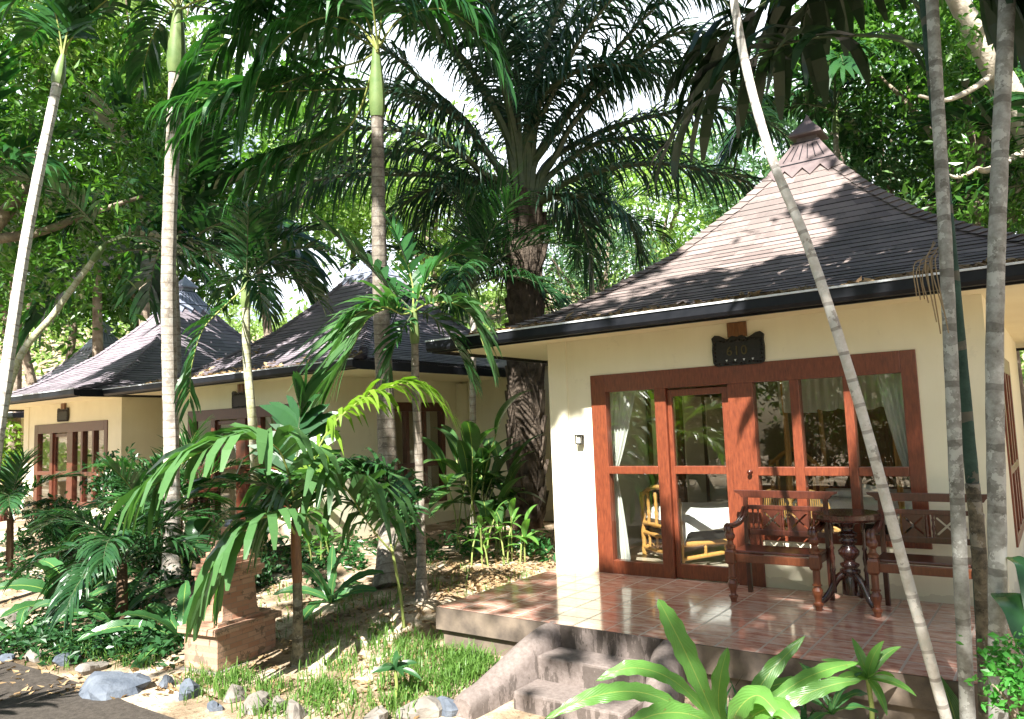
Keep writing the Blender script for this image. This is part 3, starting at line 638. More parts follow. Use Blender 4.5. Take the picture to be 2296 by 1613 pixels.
q = spline([(0, ly, 1.05), (lx*.5, ly, 1.25), (lx, ly, 1.05)], 16); m.tube(q, .03, 8); knob((0, ly, .5), (lx, ly, .5), .028)
for x in np.linspace(.15, lx-.15, 5): knob((x, ly, .5), (x, ly, 1.12), .02)
m.build('headboard', M['bed_wood'], bd, smooth=True); m = MB()
for x in (lx, 0): knob((x, 0, .26), (x, ly, .26), .028); m.tube(spline([(x, 0, .10), (x, ly*.5, .16), (x, ly, .10)], 12), .024, 8)
for y in np.linspace(.3, ly-.3, 6): knob((lx, y, .14), (lx, y, .26), .018)
m.build('side_rail', M['bed_wood'], bd, smooth=True); m = MB(); m.box(.02, lx-.02, .04, ly-.03, .30, .40); m.build('base', M['dark'], bd)
m = MB(); nx, ny = 24, 40; v = []
for j in range(ny+1):
    for i in range(nx+1):
        u, t = i/nx, j/ny; ed = min(u, 1-u)*lx; z = .62+.015*math.sin(t*9+u*4)-.20*max(0, 1-ed/.06)**2; v.append((-.03+u*(lx+.06), .03+t*(ly-.06), z-.16*max(0, 1-t*ly/.08)**2))
k = nx+1; m.add(v, [(j*k+i, j*k+i+1, (j+1)*k+i+1, (j+1)*k+i) for j in range(ny) for i in range(nx)]); m.box(.0, lx, .05, ly-.03, .40, .56)
m.build('mattress', M['linen'], bd, smooth=True)
# canopy bed on the right of the room
cb0 = ATY(1768, 1050, 1.5)[0]; cb1 = cb0+1.15
cb = empty('canopy_bed', (cb0, 1.5, .012), 'canopy bed with slim posts and white frilled valance behind the window', 'bed')
for x, y in ((0, 0), (1.15, 0), (0, 1.6), (1.15, 1.6)):
    m = MB(); m.tube(spline([(x, y, 0), (x+.01, y, 1.0), (x, y, 2.15)], 14), [.032*(1+.1*math.sin(i*1.7)) for i in range(14)], 8); m.build('post', M['bed_wood'], cb, smooth=True)
m = MB(); nx, nz = 160, 8
for seg in (((-.05, -.03), (1.2, -.03)), ((-.05, -.03), (-.05, 1.6))):
    (xa, ya_), (xb_, yb_) = seg; v = []
    for i in range(nz+1):
        for j in range(nx+1):
            u = j/nx; o_ = .025*math.sin(u*80)*(.3+i/nz); z = 2.15-.42*i/nz-.03*abs(math.sin(u*18))*(i/nz)
            v.append((xa+(xb_-xa)*u+(o_ if xa == xb_ else 0), ya_+(yb_-ya_)*u+(o_ if xa != xb_ else 0), z))
    m.add(v, [(i*(nx+1)+j, i*(nx+1)+j+1, (i+1)*(nx+1)+j+1, (i+1)*(nx+1)+j) for i in range(nz) for j in range(nx)])
m.build('valance', M['curtain'], cb, smooth=True)
m = MB(); m.box(.03, 1.12, .0, 1.6, .25, .45); m.build('base', M['dark'], cb); m = MB(); m.box(.0, 1.15, -.04, 1.62, .45, .70); m.build('mattress', M['linen'], cb, bevel=.05)
for k, (px, py, yy, lb) in enumerate([(1885, 1118, 1.75, 'white towel folded flat on the canopy bed, left'), (1940, 1108, 1.8, 'white rolled towel on the canopy bed, taller of the two')]):
    p = ATY(px, py, yy); m = MB(); q = spline([(-.16, 0, 0), (-.05, .02, .012), (.06, -.01, .016), (.16, 0, 0)], 12); m.tube(q, [.03, .055, .065, .07, .072, .07, .068, .066, .06, .06, .05, .02] if k else np.linspace(.03, .05, 12), 10)
    o = m.build('towel', M['linen'], smooth=True); o.location = (p[0], yy, .722+(.06 if k else .03)); tag(o, lb, 'towel', 'towels on the canopy bed')
# rattan chair backs seen over the bench
for k, (px, lb) in enumerate([(1735, 'rattan chair with arched back behind the window, nearer the door'), (1815, 'rattan chair behind the window, nearer the leaning trunk')]):
    p = ATY(px, 1150, .62); ch = empty('rattan_chair', (p[0], .62, .012), lb, 'chair', 'rattan chairs inside the bedroom')
    m = MB(); q = spline([(-.21, 0, 0), (-.21, 0, .5), (-.17, 0, .78), (0, 0, .88), (.17, 0, .78), (.21, 0, .5), (.21, 0, 0)], 30); m.tube(q, .016, 8)
    q = spline([(-.2, .42, 0), (-.2, .42, .42), (.2, .42, .42), (.2, .42, 0)], 24); m.tube(q, .016, 8); m.build('frame', M['rattan'], ch, smooth=True)
    m = MB()
    for i in range(17):
        x = -.19+.38*i/16; m.tube([(x*.95, 0, .45), (x, -.012, .62), (x*.9, 0, .87-.28*(abs(x)/.19)**3)], .006, 5)
    m.build('back_weave', M['rattan'], ch); m = MB(); m.box(-.21, .21, .0, .42, .40, .44); m.build('seat', M['rattan'], ch, bevel=.01)
# back-wall furnishings
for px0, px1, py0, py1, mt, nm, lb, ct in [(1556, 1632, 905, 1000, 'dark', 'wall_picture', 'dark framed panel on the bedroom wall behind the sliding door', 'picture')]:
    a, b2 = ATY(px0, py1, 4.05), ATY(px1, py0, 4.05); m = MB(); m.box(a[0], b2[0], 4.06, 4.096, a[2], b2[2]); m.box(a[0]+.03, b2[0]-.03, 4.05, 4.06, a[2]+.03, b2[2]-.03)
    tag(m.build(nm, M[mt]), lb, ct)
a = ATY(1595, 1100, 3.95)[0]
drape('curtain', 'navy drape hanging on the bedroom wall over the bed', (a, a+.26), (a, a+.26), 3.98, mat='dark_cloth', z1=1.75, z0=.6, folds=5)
m = MB(); wa = empty('wardrobe', (.17, 2.2, .012), 'wardrobe with red timber frame and pale panels left of the bed', 'wardrobe')
m.box(0, .5, 0, 1.7, 0, 2.1); m.build('carcass', M['brown_wood'], wa, bevel=.01)
for k in range(2):
    m = MB(); m.box(.505, .52, .10+.82*k, .75+.82*k, .1, 2.0); m.build('door', M['soffit'], wa)
    m = MB(); m.box(.08+.21*k, .23+.21*k, -.012, -.002, .95, 1.98); m.build('panel', M['soffit'], wa)
cbn = empty('cabinet', (2.7, 3.5, .012), 'tall brown cabinet against the bedroom back wall', 'cabinet')
m = MB(); m.box(-.75, .35, 0, .5, 0, 1.95); m.build('carcass', M['brown_wood'], cbn, bevel=.01)
for k in range(2): m = MB(); m.box(-.70+.52*k, -.22+.52*k, -.015, -.002, .08, 1.88); m.build('door', M['brown_wood'], cbn, bevel=.008)

# ------------------------------------------------------------------ brick shrine
ya = math.atan2(.45, .89)
pb = GR(487, 1514); dirv = RT[:2]*.45+HF*.0; fwh = unit(FW[:2]); rth = unit(RT[:2]); ab = unit(.45*rth+.89*fwh); az = math.atan2(ab[1], ab[0])
sh = empty('brick_shrine', (*(pb[:2]), pb[2]-.01), 'small stepped brick shrine standing among palms in the garden', 'shrine', rz=az)
def tier(nm, x0, x1, y0, y1, z0, z1, mt='brick'):
    m = MB(); m.box(x0, x1, y0, y1, z0, z1); return m.build(nm, M[mt], sh, bevel=.006)
Lx, Ly = .74, .44
tier('plinth', -.03, Lx+.03, -.03, Ly+.03, -.1, .035, 'stone_a'); tier('base', 0, Lx, 0, Ly, .035, .36)
tier('cornice', -.045, Lx+.045, -.045, Ly+.045, .36, .42); tier('ledge', .03, Lx-.03, .03, Ly-.03, .42, .455)
m = MB(); cx, cy = Lx*.46, Ly/2; lv = []
for z, a, b2 in ((.455, .24, .17), (.52, .22, .155), (.82, .20, .14)): lv += [(cx-a, cy-b2, z), (cx+a, cy-b2, z), (cx+a, cy+b2, z), (cx-a, cy+b2, z)]
m.add(lv, [(i*4+j, i*4+(j+1) % 4, (i+1)*4+(j+1) % 4, (i+1)*4+j) for i in range(2) for j in range(4)]+[(8, 9, 10, 11)]); m.build('shaft', M['brick'], sh, bevel=.006)
z = .82
for k, (a, b2) in enumerate([(.25, .19), (.27, .21), (.24, .185), (.205, .16), (.17, .13), (.135, .10), (.10, .08)]):
    tier('tier', cx-a, cx+a, cy-b2, cy+b2, z, z+.052); z += .052
tier('post', cx-.055, cx+.055, cy-.05, cy+.05, z, z+.13); m = MB(); m.lathe([(0, 0), (.04, 0), (.045, .02), (.03, .04), (.035, .06), (0, .065)], cx, cy, z+.13, 10); m.build('finial', M['stone_b'], sh)

# ------------------------------------------------------------------ places the photograph shows in the sun: crowns leave gaps above them
LIT = [((.25, -.03, 1.0), .50), ((.15, -.03, .4), .40), ((.65, 0, 1.55), .28), ((.7, 0, .7), .30), ((1.85, 0, 1.13), .22), ((2.3, 0, 1.5), .2), ((2.3, 0, .95), .16), ((2.83, 0, 1.35), .13), ((2.95, 0, 1.15), .16), ((1.4, .75, .62), .35), ((1.1, .85, .62), .35), ((1.7, .9, .62), .35), ((1.0, 1.1, .5), .3), ((1.75, .7, .1), .35), ((.85, .3, 1.2), .25), ((3.3, 0, 1.55), .12),
       ((-4.9, .9, .6), .5), ((-4.9, 1.4, .5), .5), ((-4.9, .75, 1.2), .4), ((-5.4, .6, .8), .4), ((-8.9, .6, .8), .4), ((-7.6, .6, .9), .3), ((-6.2, .6, .9), .35), ((-4.3, .3, -.1), .5), ((-3.4, .0, -.1), .5), ((-2.4, -.6, -.1), .4), ((-3.3, -1.6, -.2), .4), ((-.5, -2.8, -.4), .3), ((-1.9, -1.2, -.2), .35), ((-2.6, 4.3, 1.5), .8), ((-3.4, 4.3, .9), .5), ((-1.6, .6, -.1), .8), ((-.8, .2, -.1), .6), ((-2.3, 1.8, -.1), .7), ((-1.25, -1.1, -.2), .35)]
LIT += [((*P(px, py, dd),), rr) for px, py, dd, rr in [(800, 900, 7.0, .35), (920, 860, 7.0, .3), (720, 980, 7.0, .3), (560, 1000, 6.3, .3), (470, 1020, 6.2, .2), (760, 1080, 7.4, .3), (690, 1090, 7.4, .2), (580, 1170, 6.2, .2), (925, 690, 8.6, .35), (1060, 720, 8.4, .35), (850, 710, 8.5, .25), (1100, 790, 8.4, .2), (700, 960, 8.3, .2),
        (475, 1470, 6.7, .26), (480, 1280, 6.8, .2), (560, 1560, 6.4, .45), (640, 1480, 6.9, .22), (720, 1420, 7.4, .25), (800, 1350, 7.9, .2), (950, 1340, 8.4, .25), (960, 1250, 9.4, .3), (385, 800, 11.4, .3), (385, 1000, 11.4, .2), (378, 600, 11.3, .2), (20, 780, 10.4, .45), (90, 380, 10.9, .4), (60, 560, 10.8, .2),
        (858, 640, 10.1, .2), (862, 560, 10.1, .2), (1185, 590, 13.1, .35), (1200, 660, 13.1, .3), (1740, 290, 4.9, .15), (1700, 240, 4.9, .12), (330, 1570, 6.2, .25), (440, 1590, 6.0, .3), (60, 1345, 7.5, .2), (470, 830, 11, .3), (400, 700, 11.6, .3)]]
def ron(px, py):                                                # a point of the nearest roof's front slope
    d = ray(px, py)
    for t in np.linspace(5, 16, 600):
        q = CAM+d*t
        if q[1] > YE and q[2] < roof_z(min(1, (q[1]-YE)/(RD/2))): return q
    return CAM+d*10
LIT += [((*ron(px, py),), rr) for px, py, rr in [(1600, 520, .42), (1700, 460, .45), (1760, 540, .5), (1680, 570, .4), (1820, 420, .32), (1560, 590, .35), (1770, 380, .2), (1790, 620, .22), (1480, 660, .18), (1850, 610, .3)]]
LIT += [(tuple(np.array([-9.45, .66, 0])+np.array([x, y, roof_z((y-YE)/(RD/2))])), rr) for x, y, rr in [(1.9, -.2, .3), (3.0, .9, .3), (3.9, .9, .3), (4.6, -.3, .3), (.8, 1.2, .3), (5.2, .6, .3), (.5, .3, .35), (1.2, .8, .3), (0, -.3, .25), (2.6, .5, .3), (3.4, 0, .3), (2, 1.5, .3), (4.5, .4, .25), (1.3, 0, .2), (.2, .7, .2)]]
LIT += [(tuple(np.array([-16.5, .72, -.26])+1.1*np.array(q)), rr) for q, rr in [((.1, -.03, .5), .25), ((4.3, -.03, .6), .4), ((4.0, -.03, .3), .4), ((1, -1.2, 0), .5), ((0, -1.4, 0), .5), ((3, -.03, .5), .2)]+[((x, y, roof_z((y+1.1)/(RD/2))), .35) for x, y in ((1, -.6), (2.2, -.4), (3.6, -.7), (4.2, 0), (2.8, .4))]]
LIT += [((-2.2, -8.0, 1.3), .9), ((-2.0, -7.6, 1.0), .7)]
LQ = np.array([q for q, _ in LIT]); LR = np.array([r for _, r in LIT])
def shades(pts, extra=.12, hard=()):
    """does a leaf or bough along PTS stand in the sun of one of the places the photograph shows sunlit"""
    c = np.asarray(pts, float); v = LQ[None]-c[:, None]; par = v@SUN; dist = np.linalg.norm(v-par[..., None]*SUN, axis=2)
    return bool(((dist < LR+extra) & (par < -.8)).any())
# ------------------------------------------------------------------ plant generators
def frond(m, path, n, L, wd, a0=75, a1=32, droop=.5, lift=20, jit=.10, start=.12, rr=.02, seg=4, seed=0, ends=.35, tip=.06, m0=0, m1=1, both=True, vee=None, miss=0.0, twist=0.0):
    """a pinnate leaf along PATH: a tapering rib and n leaflets a side that bend down under their weight"""
    rg = np.random.default_rng(seed); p = spline(path, 28); T = unit(np.gradient(p, axis=0))
    m.tube(p, np.linspace(rr, rr*.18, 28), 5, m0, caps=False)
    s0 = np.linspace(start, 1.0, n); out = []
    for sg in ((1, -1) if both else (1,)):
        s = np.clip(s0+rg.normal(0, .25/n, n), 0, 1)
        if miss: s = s[rg.random(n) > miss]
        k = len(s); x = s*27; i = np.clip(x.astype(int), 0, 26); f = (x-i)[:, None]
        q = p[i]*(1-f)+p[i+1]*f; t = unit(T[i]*(1-f)+T[i+1]*f)
        up = np.array([0, 0, 1.0])-t*t[:, 2:3]; bad = np.linalg.norm(up, axis=1) < .12; up[bad] = np.array([.3, -.9, .1]); up = unit(up)
        sd = np.cross(t, up)*sg; u = (s-start)/(1-start+1e-6)
        A = np.radians(a0+(a1-a0)*u+rg.normal(0, 60*jit, k))[:, None]; li = np.radians(lift+rg.normal(0, 60*jit, k))[:, None]
        d = np.cos(A)*t+np.sin(A)*(sd*np.cos(li)+up*np.sin(li))
        ln = L*(ends+(1-ends)*np.sin(np.pi*np.clip(.12+u*.80, 0, 1))**.7)*(1+rg.normal(0, jit, k))
        w_ = wd*(.65+.35*np.sin(np.pi*np.clip(u, .05, .95)))*(1+rg.normal(0, jit*.6, k)); dr = droop*(1+rg.normal(0, jit*2, k))
        B = unit(t-(t*d).sum(1, keepdims=True)*d); prof = [.45, 1.0, .95, .70 if tip < .2 else .85, tip]
        pos = q.copy(); V = np.zeros((k, (seg+1), 2, 3))
        tw = rg.normal(0, .25+twist, k)[:, None]
        for j in range(seg+1):
            b = unit(B-(B*d).sum(1, keepdims=True)*d); c = np.cross(d, b); bb = np.cos(tw)*b+np.sin(tw)*c
            V[:, j, 0] = pos-bb*(w_*prof[j]*.5)[:, None]; V[:, j, 1] = pos+bb*(w_*prof[j]*.5)[:, None]
            pos = pos+d*(ln/seg)[:, None]; d = unit(d+np.array([0, 0, -1.0])*(dr/seg*(1.0+.5*j))[:, None])
        base = (np.arange(k)*(seg+1)*2)[:, None]; F = []
        for j in range(seg): F.append(np.stack([base[:, 0]+2*j, base[:, 0]+2*j+1, base[:, 0]+2*j+3, base[:, 0]+2*j+2], -1))
        m.add(V.reshape(-1, 3), np.vstack(F), m1)
def arch(Lf, e0, e1, n=9, side=0.0, seed=0):
    e = np.radians(np.linspace(e0, e1, n)); st = Lf/(n-1); p = np.zeros((n, 3)); 
    for i in range(1, n): p[i] = p[i-1]+st*np.array([math.cos(e[i-1]), side*math.sin(i/n*2.2)*.25, math.sin(e[i-1])])
    return p
def frond_mesh(name, Lf, e0, e1, mats, seed=0, side=0.0, **k):
    m = MB(); frond(m, arch(Lf, e0, e1, side=side), seed=seed, **k); return m.mesh(name, mats)
def blade(m, path, wd, fold=.22, wave=.0, mat=0, n=16, prof='strap', seed=0, face=None):
    p = spline(path, n+1); T = unit(np.gradient(p, axis=0)); fv = np.array([0, 0, 1.0]) if face is None else unit(np.asarray(face, float)); up = fv-T*(T@fv)[:, None]
    bad = np.linalg.norm(up, axis=1) < .15; up[bad] = -FW+T[bad]*(T[bad]@FW)[:, None]; up = unit(up); 
    S = unit(np.cross(T, up)); Nn = np.cross(S, T); s = np.linspace(0, 1, n+1); ph = seed*1.7
    if prof == 'strap': w_ = wd*np.clip(.28+1.5*s, 0, 1)*np.clip((1-s)*3.2, 0, 1)**.6
    elif prof == 'oval': w_ = wd*np.sin(np.pi*np.clip(s, 0.02, .995)**.85)**.75
    else: w_ = wd*np.clip(s*6, .1, 1)*np.clip((1-s)*2.0, 0, 1)**.8
    c = np.array([-1, -.5, -.04, .04, .5, 1]); V = np.zeros((n+1, 6, 3)); UV = np.zeros((n+1, 6, 2)); L = np.linalg.norm(np.diff(p, axis=0), axis=1).sum()
    for j, x in enumerate(c):
        wv = wave*np.sin(s*L*38+ph+j*.7)*(abs(x) == 1)+wave*.5*np.sin(s*L*17+ph*2+x*2)*(abs(x) > .4)
        ww = w_*(1+(.10*np.sin(s*L*55+ph+x*3)*(abs(x) == 1) if wave else 0))
        V[:, j] = p+S*(x*ww*.5)[:, None]+Nn*(fold*abs(x)*w_*.5+wv)[:, None]; UV[:, j] = np.c_[np.full(n+1, (x+1)/2), s*L]
    i, j = np.meshgrid(np.arange(n), np.arange(5), indexing='ij')
    m.add(V.reshape(-1, 3), np.stack([i*6+j, i*6+j+1, (i+1)*6+j+1, (i+1)*6+j], -1).reshape(-1, 4), mat, UV.reshape(-1, 2))
def leaves(m, c, n_, size, mat=0, seed=0, up=.6, asp=.42, face=None):
    """many leaf-sized faces at the points c: each a pointed oval of two quads, folded along its midrib"""
    rg = np.random.default_rng(seed); k = len(c); nr = unit(rg.normal(0, 1, (k, 3))+np.array([0, 0, up])*1.6+(0 if face is None else np.asarray(face)))
    a = unit(np.cross(nr, rg.normal(0, 1, (k, 3)))); b = np.cross(nr, a); s = size*(1+rg.normal(0, .25, k))[:, None]
    a = a-np.array([0, 0, .25]); V = np.stack([c-a*s*.5, c+b*s*asp*.5+nr*s*.06, c+a*s*.5-nr*s*.05, c-b*s*asp*.5+nr*s*.06], 1)
    base = np.arange(k)*4; m.add(V.reshape(-1, 3), np.stack([base, base+1, base+2, base+3], -1), mat)
def cloud(rg, n, ncl, rad, sig, shell=.55):
    d = unit(rg.normal(0, 1, (ncl, 3))); r = (shell+(1-shell)*rg.random((ncl, 1))); cc = d*r*np.asarray(rad)
    idx = rg.integers(0, ncl, n); return cc[idx]+rg.normal(0, 1, (n, 3))*np.asarray(sig)*(.6+.8*rg.random((ncl, 1)))[idx], cc

def palm_trunk(par, pts, r0, r1, mat, name='trunk', sides=12, n=40, flare=1.5):
    m = MB(); q = spline(pts, n); r = np.linspace(r0, r1, n); r[:5] *= np.linspace(flare, 1, 5); r *= 1+.03*np.sin(np.arange(n)*2.3)
    m.tube(q-np.asarray(par.location), r, sides); o = m.build(name, M[mat], par, smooth=True); return q
def crown(par, at, meshes, cnt, seed, name='frond', az0=0, skip=None, scl=(.85, 1.1), tilt=6, clear=0):
    r = random.Random(seed); at = np.asarray(at)-np.asarray(par.location)
    for i in range(cnt):
        me = meshes[min(len(meshes)-1, int(i/cnt*len(meshes)))]; a = az0+i*2.39996+r.uniform(-.25, .25)
        if skip and skip(math.degrees(a) % 360): continue
        sc_ = r.uniform(*scl); rot = (R(r.uniform(-tilt, tilt)), R(r.uniform(-tilt, tilt)), a)
        if clear > 0:
            vv = np.empty(len(me.vertices)*3, np.float32); me.vertices.foreach_get('co', vv); vv = vv.reshape(-1, 3)[::37]
            ww = vv@np.array(Euler(rot).to_matrix()).T*sc_+at+np.asarray(par.location); va = LQ[None]-ww[:, None]; pa = va@SUN; di = np.linalg.norm(va-pa[..., None]*SUN, axis=2)
            if ((di < LR*.9) & (pa < -.8)).mean(0).max() > clear: continue
        put(name, me, par, at, rot, sc_)

# ------------------------------------------------------------------ the oil palm in the middle
ob = P(1183, 1188, 13.4); ob[2] = terr(ob[0], ob[1])-.1
op = empty('oil_palm', ob, 'massive oil palm with rough dark trunk rising between the two bungalows', 'palm tree')
ot = P(1181, 545, 13.6)
q = palm_trunk(op, [ob, P(1182, 1000, 13.5), P(1180, 760, 13.5), ot], .20, .20, 'oil_bark', n=30, flare=1.5)
m = MB(); r = random.Random(2)
for i in range(300):
    u = i/300; k = u*29; c = q[int(k)]*(1-k % 1)+q[min(29, int(k)+1)]*(k % 1); a = i*2.39996; d = np.array([math.cos(a), math.sin(a), 0]); rad = .19-.02*u+.03*r.random()
    ln = (.42+.42*r.random())*(1+.35*(u > .8)); o_ = .03+.15*r.random()+.05*(u > .85); w_ = .10+.05*r.random(); s = np.array([-d[1], d[0], 0])
    b0 = c+d*(rad-.12)-np.array([0, 0, .12]); b1 = c+d*(rad+o_*.5)+np.array([0, 0, ln*.5]); b2 = c+d*(rad+o_)+np.array([0, 0, ln])
    V = []
    for pc, ww, th in ((b0, w_*1.3, .07), (b1, w_, .05), (b2, w_*.62, .028)): V += [pc-s*ww-d*th, pc+s*ww-d*th, pc+s*ww*.6+d*th, pc-s*ww*.6+d*th]
    m.add(np.array(V)-ob, [(a_*4+j, a_*4+(j+1) % 4, (a_+1)*4+(j+1) % 4, (a_+1)*4+j) for a_ in range(2) for j in range(4)]+[(8, 9, 10, 11)])
m.build('leaf_base', M['oil_stub'], op)
m = MB(); c = ot+np.array([0, 0, .1]); rg = np.random.default_rng(3)
for i in range(160):
    a = rg.uniform(0, 6.28); z = rg.uniform(-1.3, .5); d = np.array([math.cos(a), math.sin(a), 0]); s0 = c+d*.42+np.array([0, 0, z])
    m.tube([s0, s0+d*.12+np.array([0, 0, .02]), s0+d*.2+np.array([0, 0, -.25-.3*rg.random()])]-ob, [.006, .005, .003], 4, caps=False)
m.build('dry_fibre', M['oil_stub'], op)
ko = dict(n=88, L=1.0, wd=.046, a0=66, a1=28, lift=8, jit=.16, start=.14, rr=.065, ends=.42)
MO = [M['rachis_d'], M['lf_oil']]
OF = [[(1125, 395), (1094, 343), (1027, 263), (961, 230), (871, 207), (760, 225), (660, 300)], [(1130, 390), (1108, 364), (1044, 274), (944, 180), (867, 113), (760, 60), (650, 50)], [(1120, 410), (1081, 387), (1011, 327), (907, 294), (790, 290), (680, 345)],
      [(1120, 460), (1094, 434), (1021, 377), (927, 337), (861, 344), (774, 360), (670, 420), (610, 500)], [(1120, 440), (1077, 420), (994, 394), (861, 390), (760, 394), (644, 424), (560, 490)], [(1125, 540), (1108, 520), (1061, 444), (1000, 420), (930, 440), (860, 500)],
      [(1145, 350), (1124, 247), (1061, 187), (1000, 100), (930, 20), (850, -40)], [(1150, 330), (1140, 180), (1115, 60), (1075, -60), (1020, -160)], [(1165, 330), (1160, 150), (1150, 0), (1135, -150)], [(1180, 320), (1188, 150), (1195, 0), (1205, -150)], [(1160, 330), (1130, 200), (1105, 100), (1050, 20), (980, -40)],
      [(1190, 320), (1215, 160), (1240, 40), (1290, -80)], [(1195, 380), (1221, 334), (1288, 240), (1355, 150), (1421, 67), (1481, 7), (1560, -50)], [(1215, 400), (1241, 360), (1288, 273), (1381, 177), (1455, 110), (1540, 70), (1650, 90)],
      [(1185, 330), (1194, 227), (1221, 140), (1268, 67), (1330, 10), (1420, -10)], [(1195, 340), (1211, 230), (1255, 183), (1320, 150), (1400, 145), (1480, 170)], [(1205, 410), (1234, 360), (1295, 320), (1388, 280), (1481, 257), (1588, 240), (1690, 255), (1770, 310)],
      [(1215, 420), (1245, 384), (1321, 330), (1385, 312), (1460, 315), (1540, 350)], [(1205, 460), (1234, 434), (1281, 404), (1381, 374), (1488, 367), (1588, 384), (1672, 407), (1750, 460)], [(1210, 450), (1240, 440), (1285, 467), (1312, 520), (1330, 610)], [(1212, 455), (1260, 440), (1345, 445), (1405, 490), (1440, 570)],
      [(1125, 450), (1090, 440), (1060, 510), (1045, 610)], [(1120, 430), (1060, 400), (990, 440), (930, 520)], [(1175, 350), (1230, 230), (1300, 90), (1390, -20), (1480, -90)],
      [(1160, 330), (1120, 100), (1050, -60), (930, -110), (820, -80), (740, 0)], [(1180, 320), (1230, 80), (1320, -70), (1450, -110), (1560, -60), (1640, 20)], [(1150, 340), (1060, 160), (960, 60), (860, 20), (760, 60), (680, 130)], [(1200, 360), (1300, 220), (1400, 150), (1520, 140), (1640, 190), (1730, 270)]]
for i, pts in enumerate(OF):
    dz = .9*math.sin(i*2.4); m = MB(); pts = [(1180+.25*(pts[0][0]-1165), 585), (1175+.55*(pts[0][0]-1165), 490)]+pts; pp = [P(x, y, 13.55+dz*min(1, max(0, k-2)/3)) for k, (x, y) in enumerate(pts)]; ln = sum(np.linalg.norm(a-b) for a, b in zip(pp[1:], pp[:-1]))
    kk = dict(ko); kk['n'] = int(22+ln*11); kk['start'] = .40; kk['rr'] = .095; up_ = pts[len(pts)//2][1] < 120; frond(m, np.array(pp)-ob, droop=1.0 if up_ else 1.9, seed=300+i, **kk); m.build('frond', MO, op)
om = [frond_mesh('oil_frond', Lf, e0, e1, MO, sd_, side=sd2, droop=dr, **ko) for Lf, e0, e1, sd_, sd2, dr in [(5.6, 75, 20, 3, .4, .9), (5.6, 50, -30, 5, .3, 1.4), (5.0, 30, -50, 7, .2, 1.6)]]
crown(op, ot, om, 9, 5, az0=.6, skip=lambda a: not 95 < a < 190, scl=(.88, 1.06))

# ------------------------------------------------------------------ slender palms
ka = dict(n=28, L=.66, wd=.078, a0=62, a1=26, lift=26, jit=.10, start=.16, rr=.016, ends=.5)
def areca_meshes(nm, mats, sc=1.0, sd_=0, **kw):
    k = dict(ka); k['L'] *= sc; k['wd'] *= sc; k['rr'] *= sc; k.update(kw)
    return [frond_mesh(nm, Lf*sc, e0, e1, mats, sd_+i, side=(-1)**i*.3, droop=dr, **k) for i, (Lf, e0, e1, dr) in enumerate([(1.7, 82, 40, .35), (1.9, 68, -5, .6), (2.0, 55, -35, .8), (1.9, 38, -60, 1.0), (1.7, 20, -70, 1.2)])]
LA = [M['rachis'], M['lf_areca']]; LD = [M['rachis_d'], M['lf_deep']]; LY = [M['rachis'], M['lf_young']]; LB = [M['rachis_d'], M['lf_black']]; LL = [M['rachis'], M['lf_lime']]
A1 = areca_meshes('areca_frond', LA, 1.15); A2 = areca_meshes('deep_frond', LD, 1.25, 10, n=34); A3 = areca_meshes('small_frond', LD, .62, 20, n=24)
A4 = areca_meshes('broad_frond', LY, .8, 30, n=20, wd=.085); A5 = areca_meshes('plume_frond', LD, .95, 40, n=40, wd=.03)
def slim_palm(label, pts, r0, r1, meshes, cnt, seed, mat='areca', shaft=.9, up=(0, 0, 0), group='slender palms in the garden', hang=None, name='slender_palm', sides=12, scl=(.85, 1.1), skip=None, clear=0):
    pts = [np.asarray(p, float) for p in pts]; b = pts[0].copy(); b[2] = min(b[2], terr(b[0], b[1]))-.05; pts[0] = b
    t = empty(name, b, label, 'palm tree', group); q = palm_trunk(t, pts, r0, r1, mat, sides=sides)
    d = unit(pts[-1]-pts[-2]); top = pts[-1]
    if shaft:
        m = MB(); s = spline([top, top+d*shaft*.5, top+d*shaft], 10); m.tube(s-b, np.array([1.15, 1.35, 1.4, 1.35, 1.25, 1.15, 1.0, .85, .7, .5])*r1, sides); m.build('crownshaft', M['shaft'], t, smooth=True); top = top+d*shaft*.92
    if cnt: crown(t, top, meshes, cnt, seed, scl=scl, skip=skip, clear=clear)
    return t, top
def own_frond(t, path, mats, name='frond', **k):
    """one leaf whose course was read from the photograph, at its own depth"""
    m = MB(); kk = dict(ka); kk.update(k); frond(m, np.asarray(path)-np.asarray(t.location), **kk); return m.build(name, mats, t)
def PP(d0, *pts): return [P(x, y, d0+dd) for x, y, dd in pts]
# tall pale trunk left of centre
tb, tp1 = slim_palm('tall straight palm with pale ringed trunk, left of the second bungalow door', [GR(388, 1302), P(384, 1000, 11.4), P(378, 600, 11.3), P(394, 165, 11.2)], .12, .095, A1, 10, 3, 'areca', 1.0)
# trunk leaning at the left edge
slim_palm('leaning palm with whitewashed-looking pale trunk at the left edge', [P(-75, 1480, 10.2), P(5, 900, 10.4), P(62, 520, 10.8), P(128, 190, 11.3)], .088, .068, A1[:2], 5, 8, 'areca_w', .5)
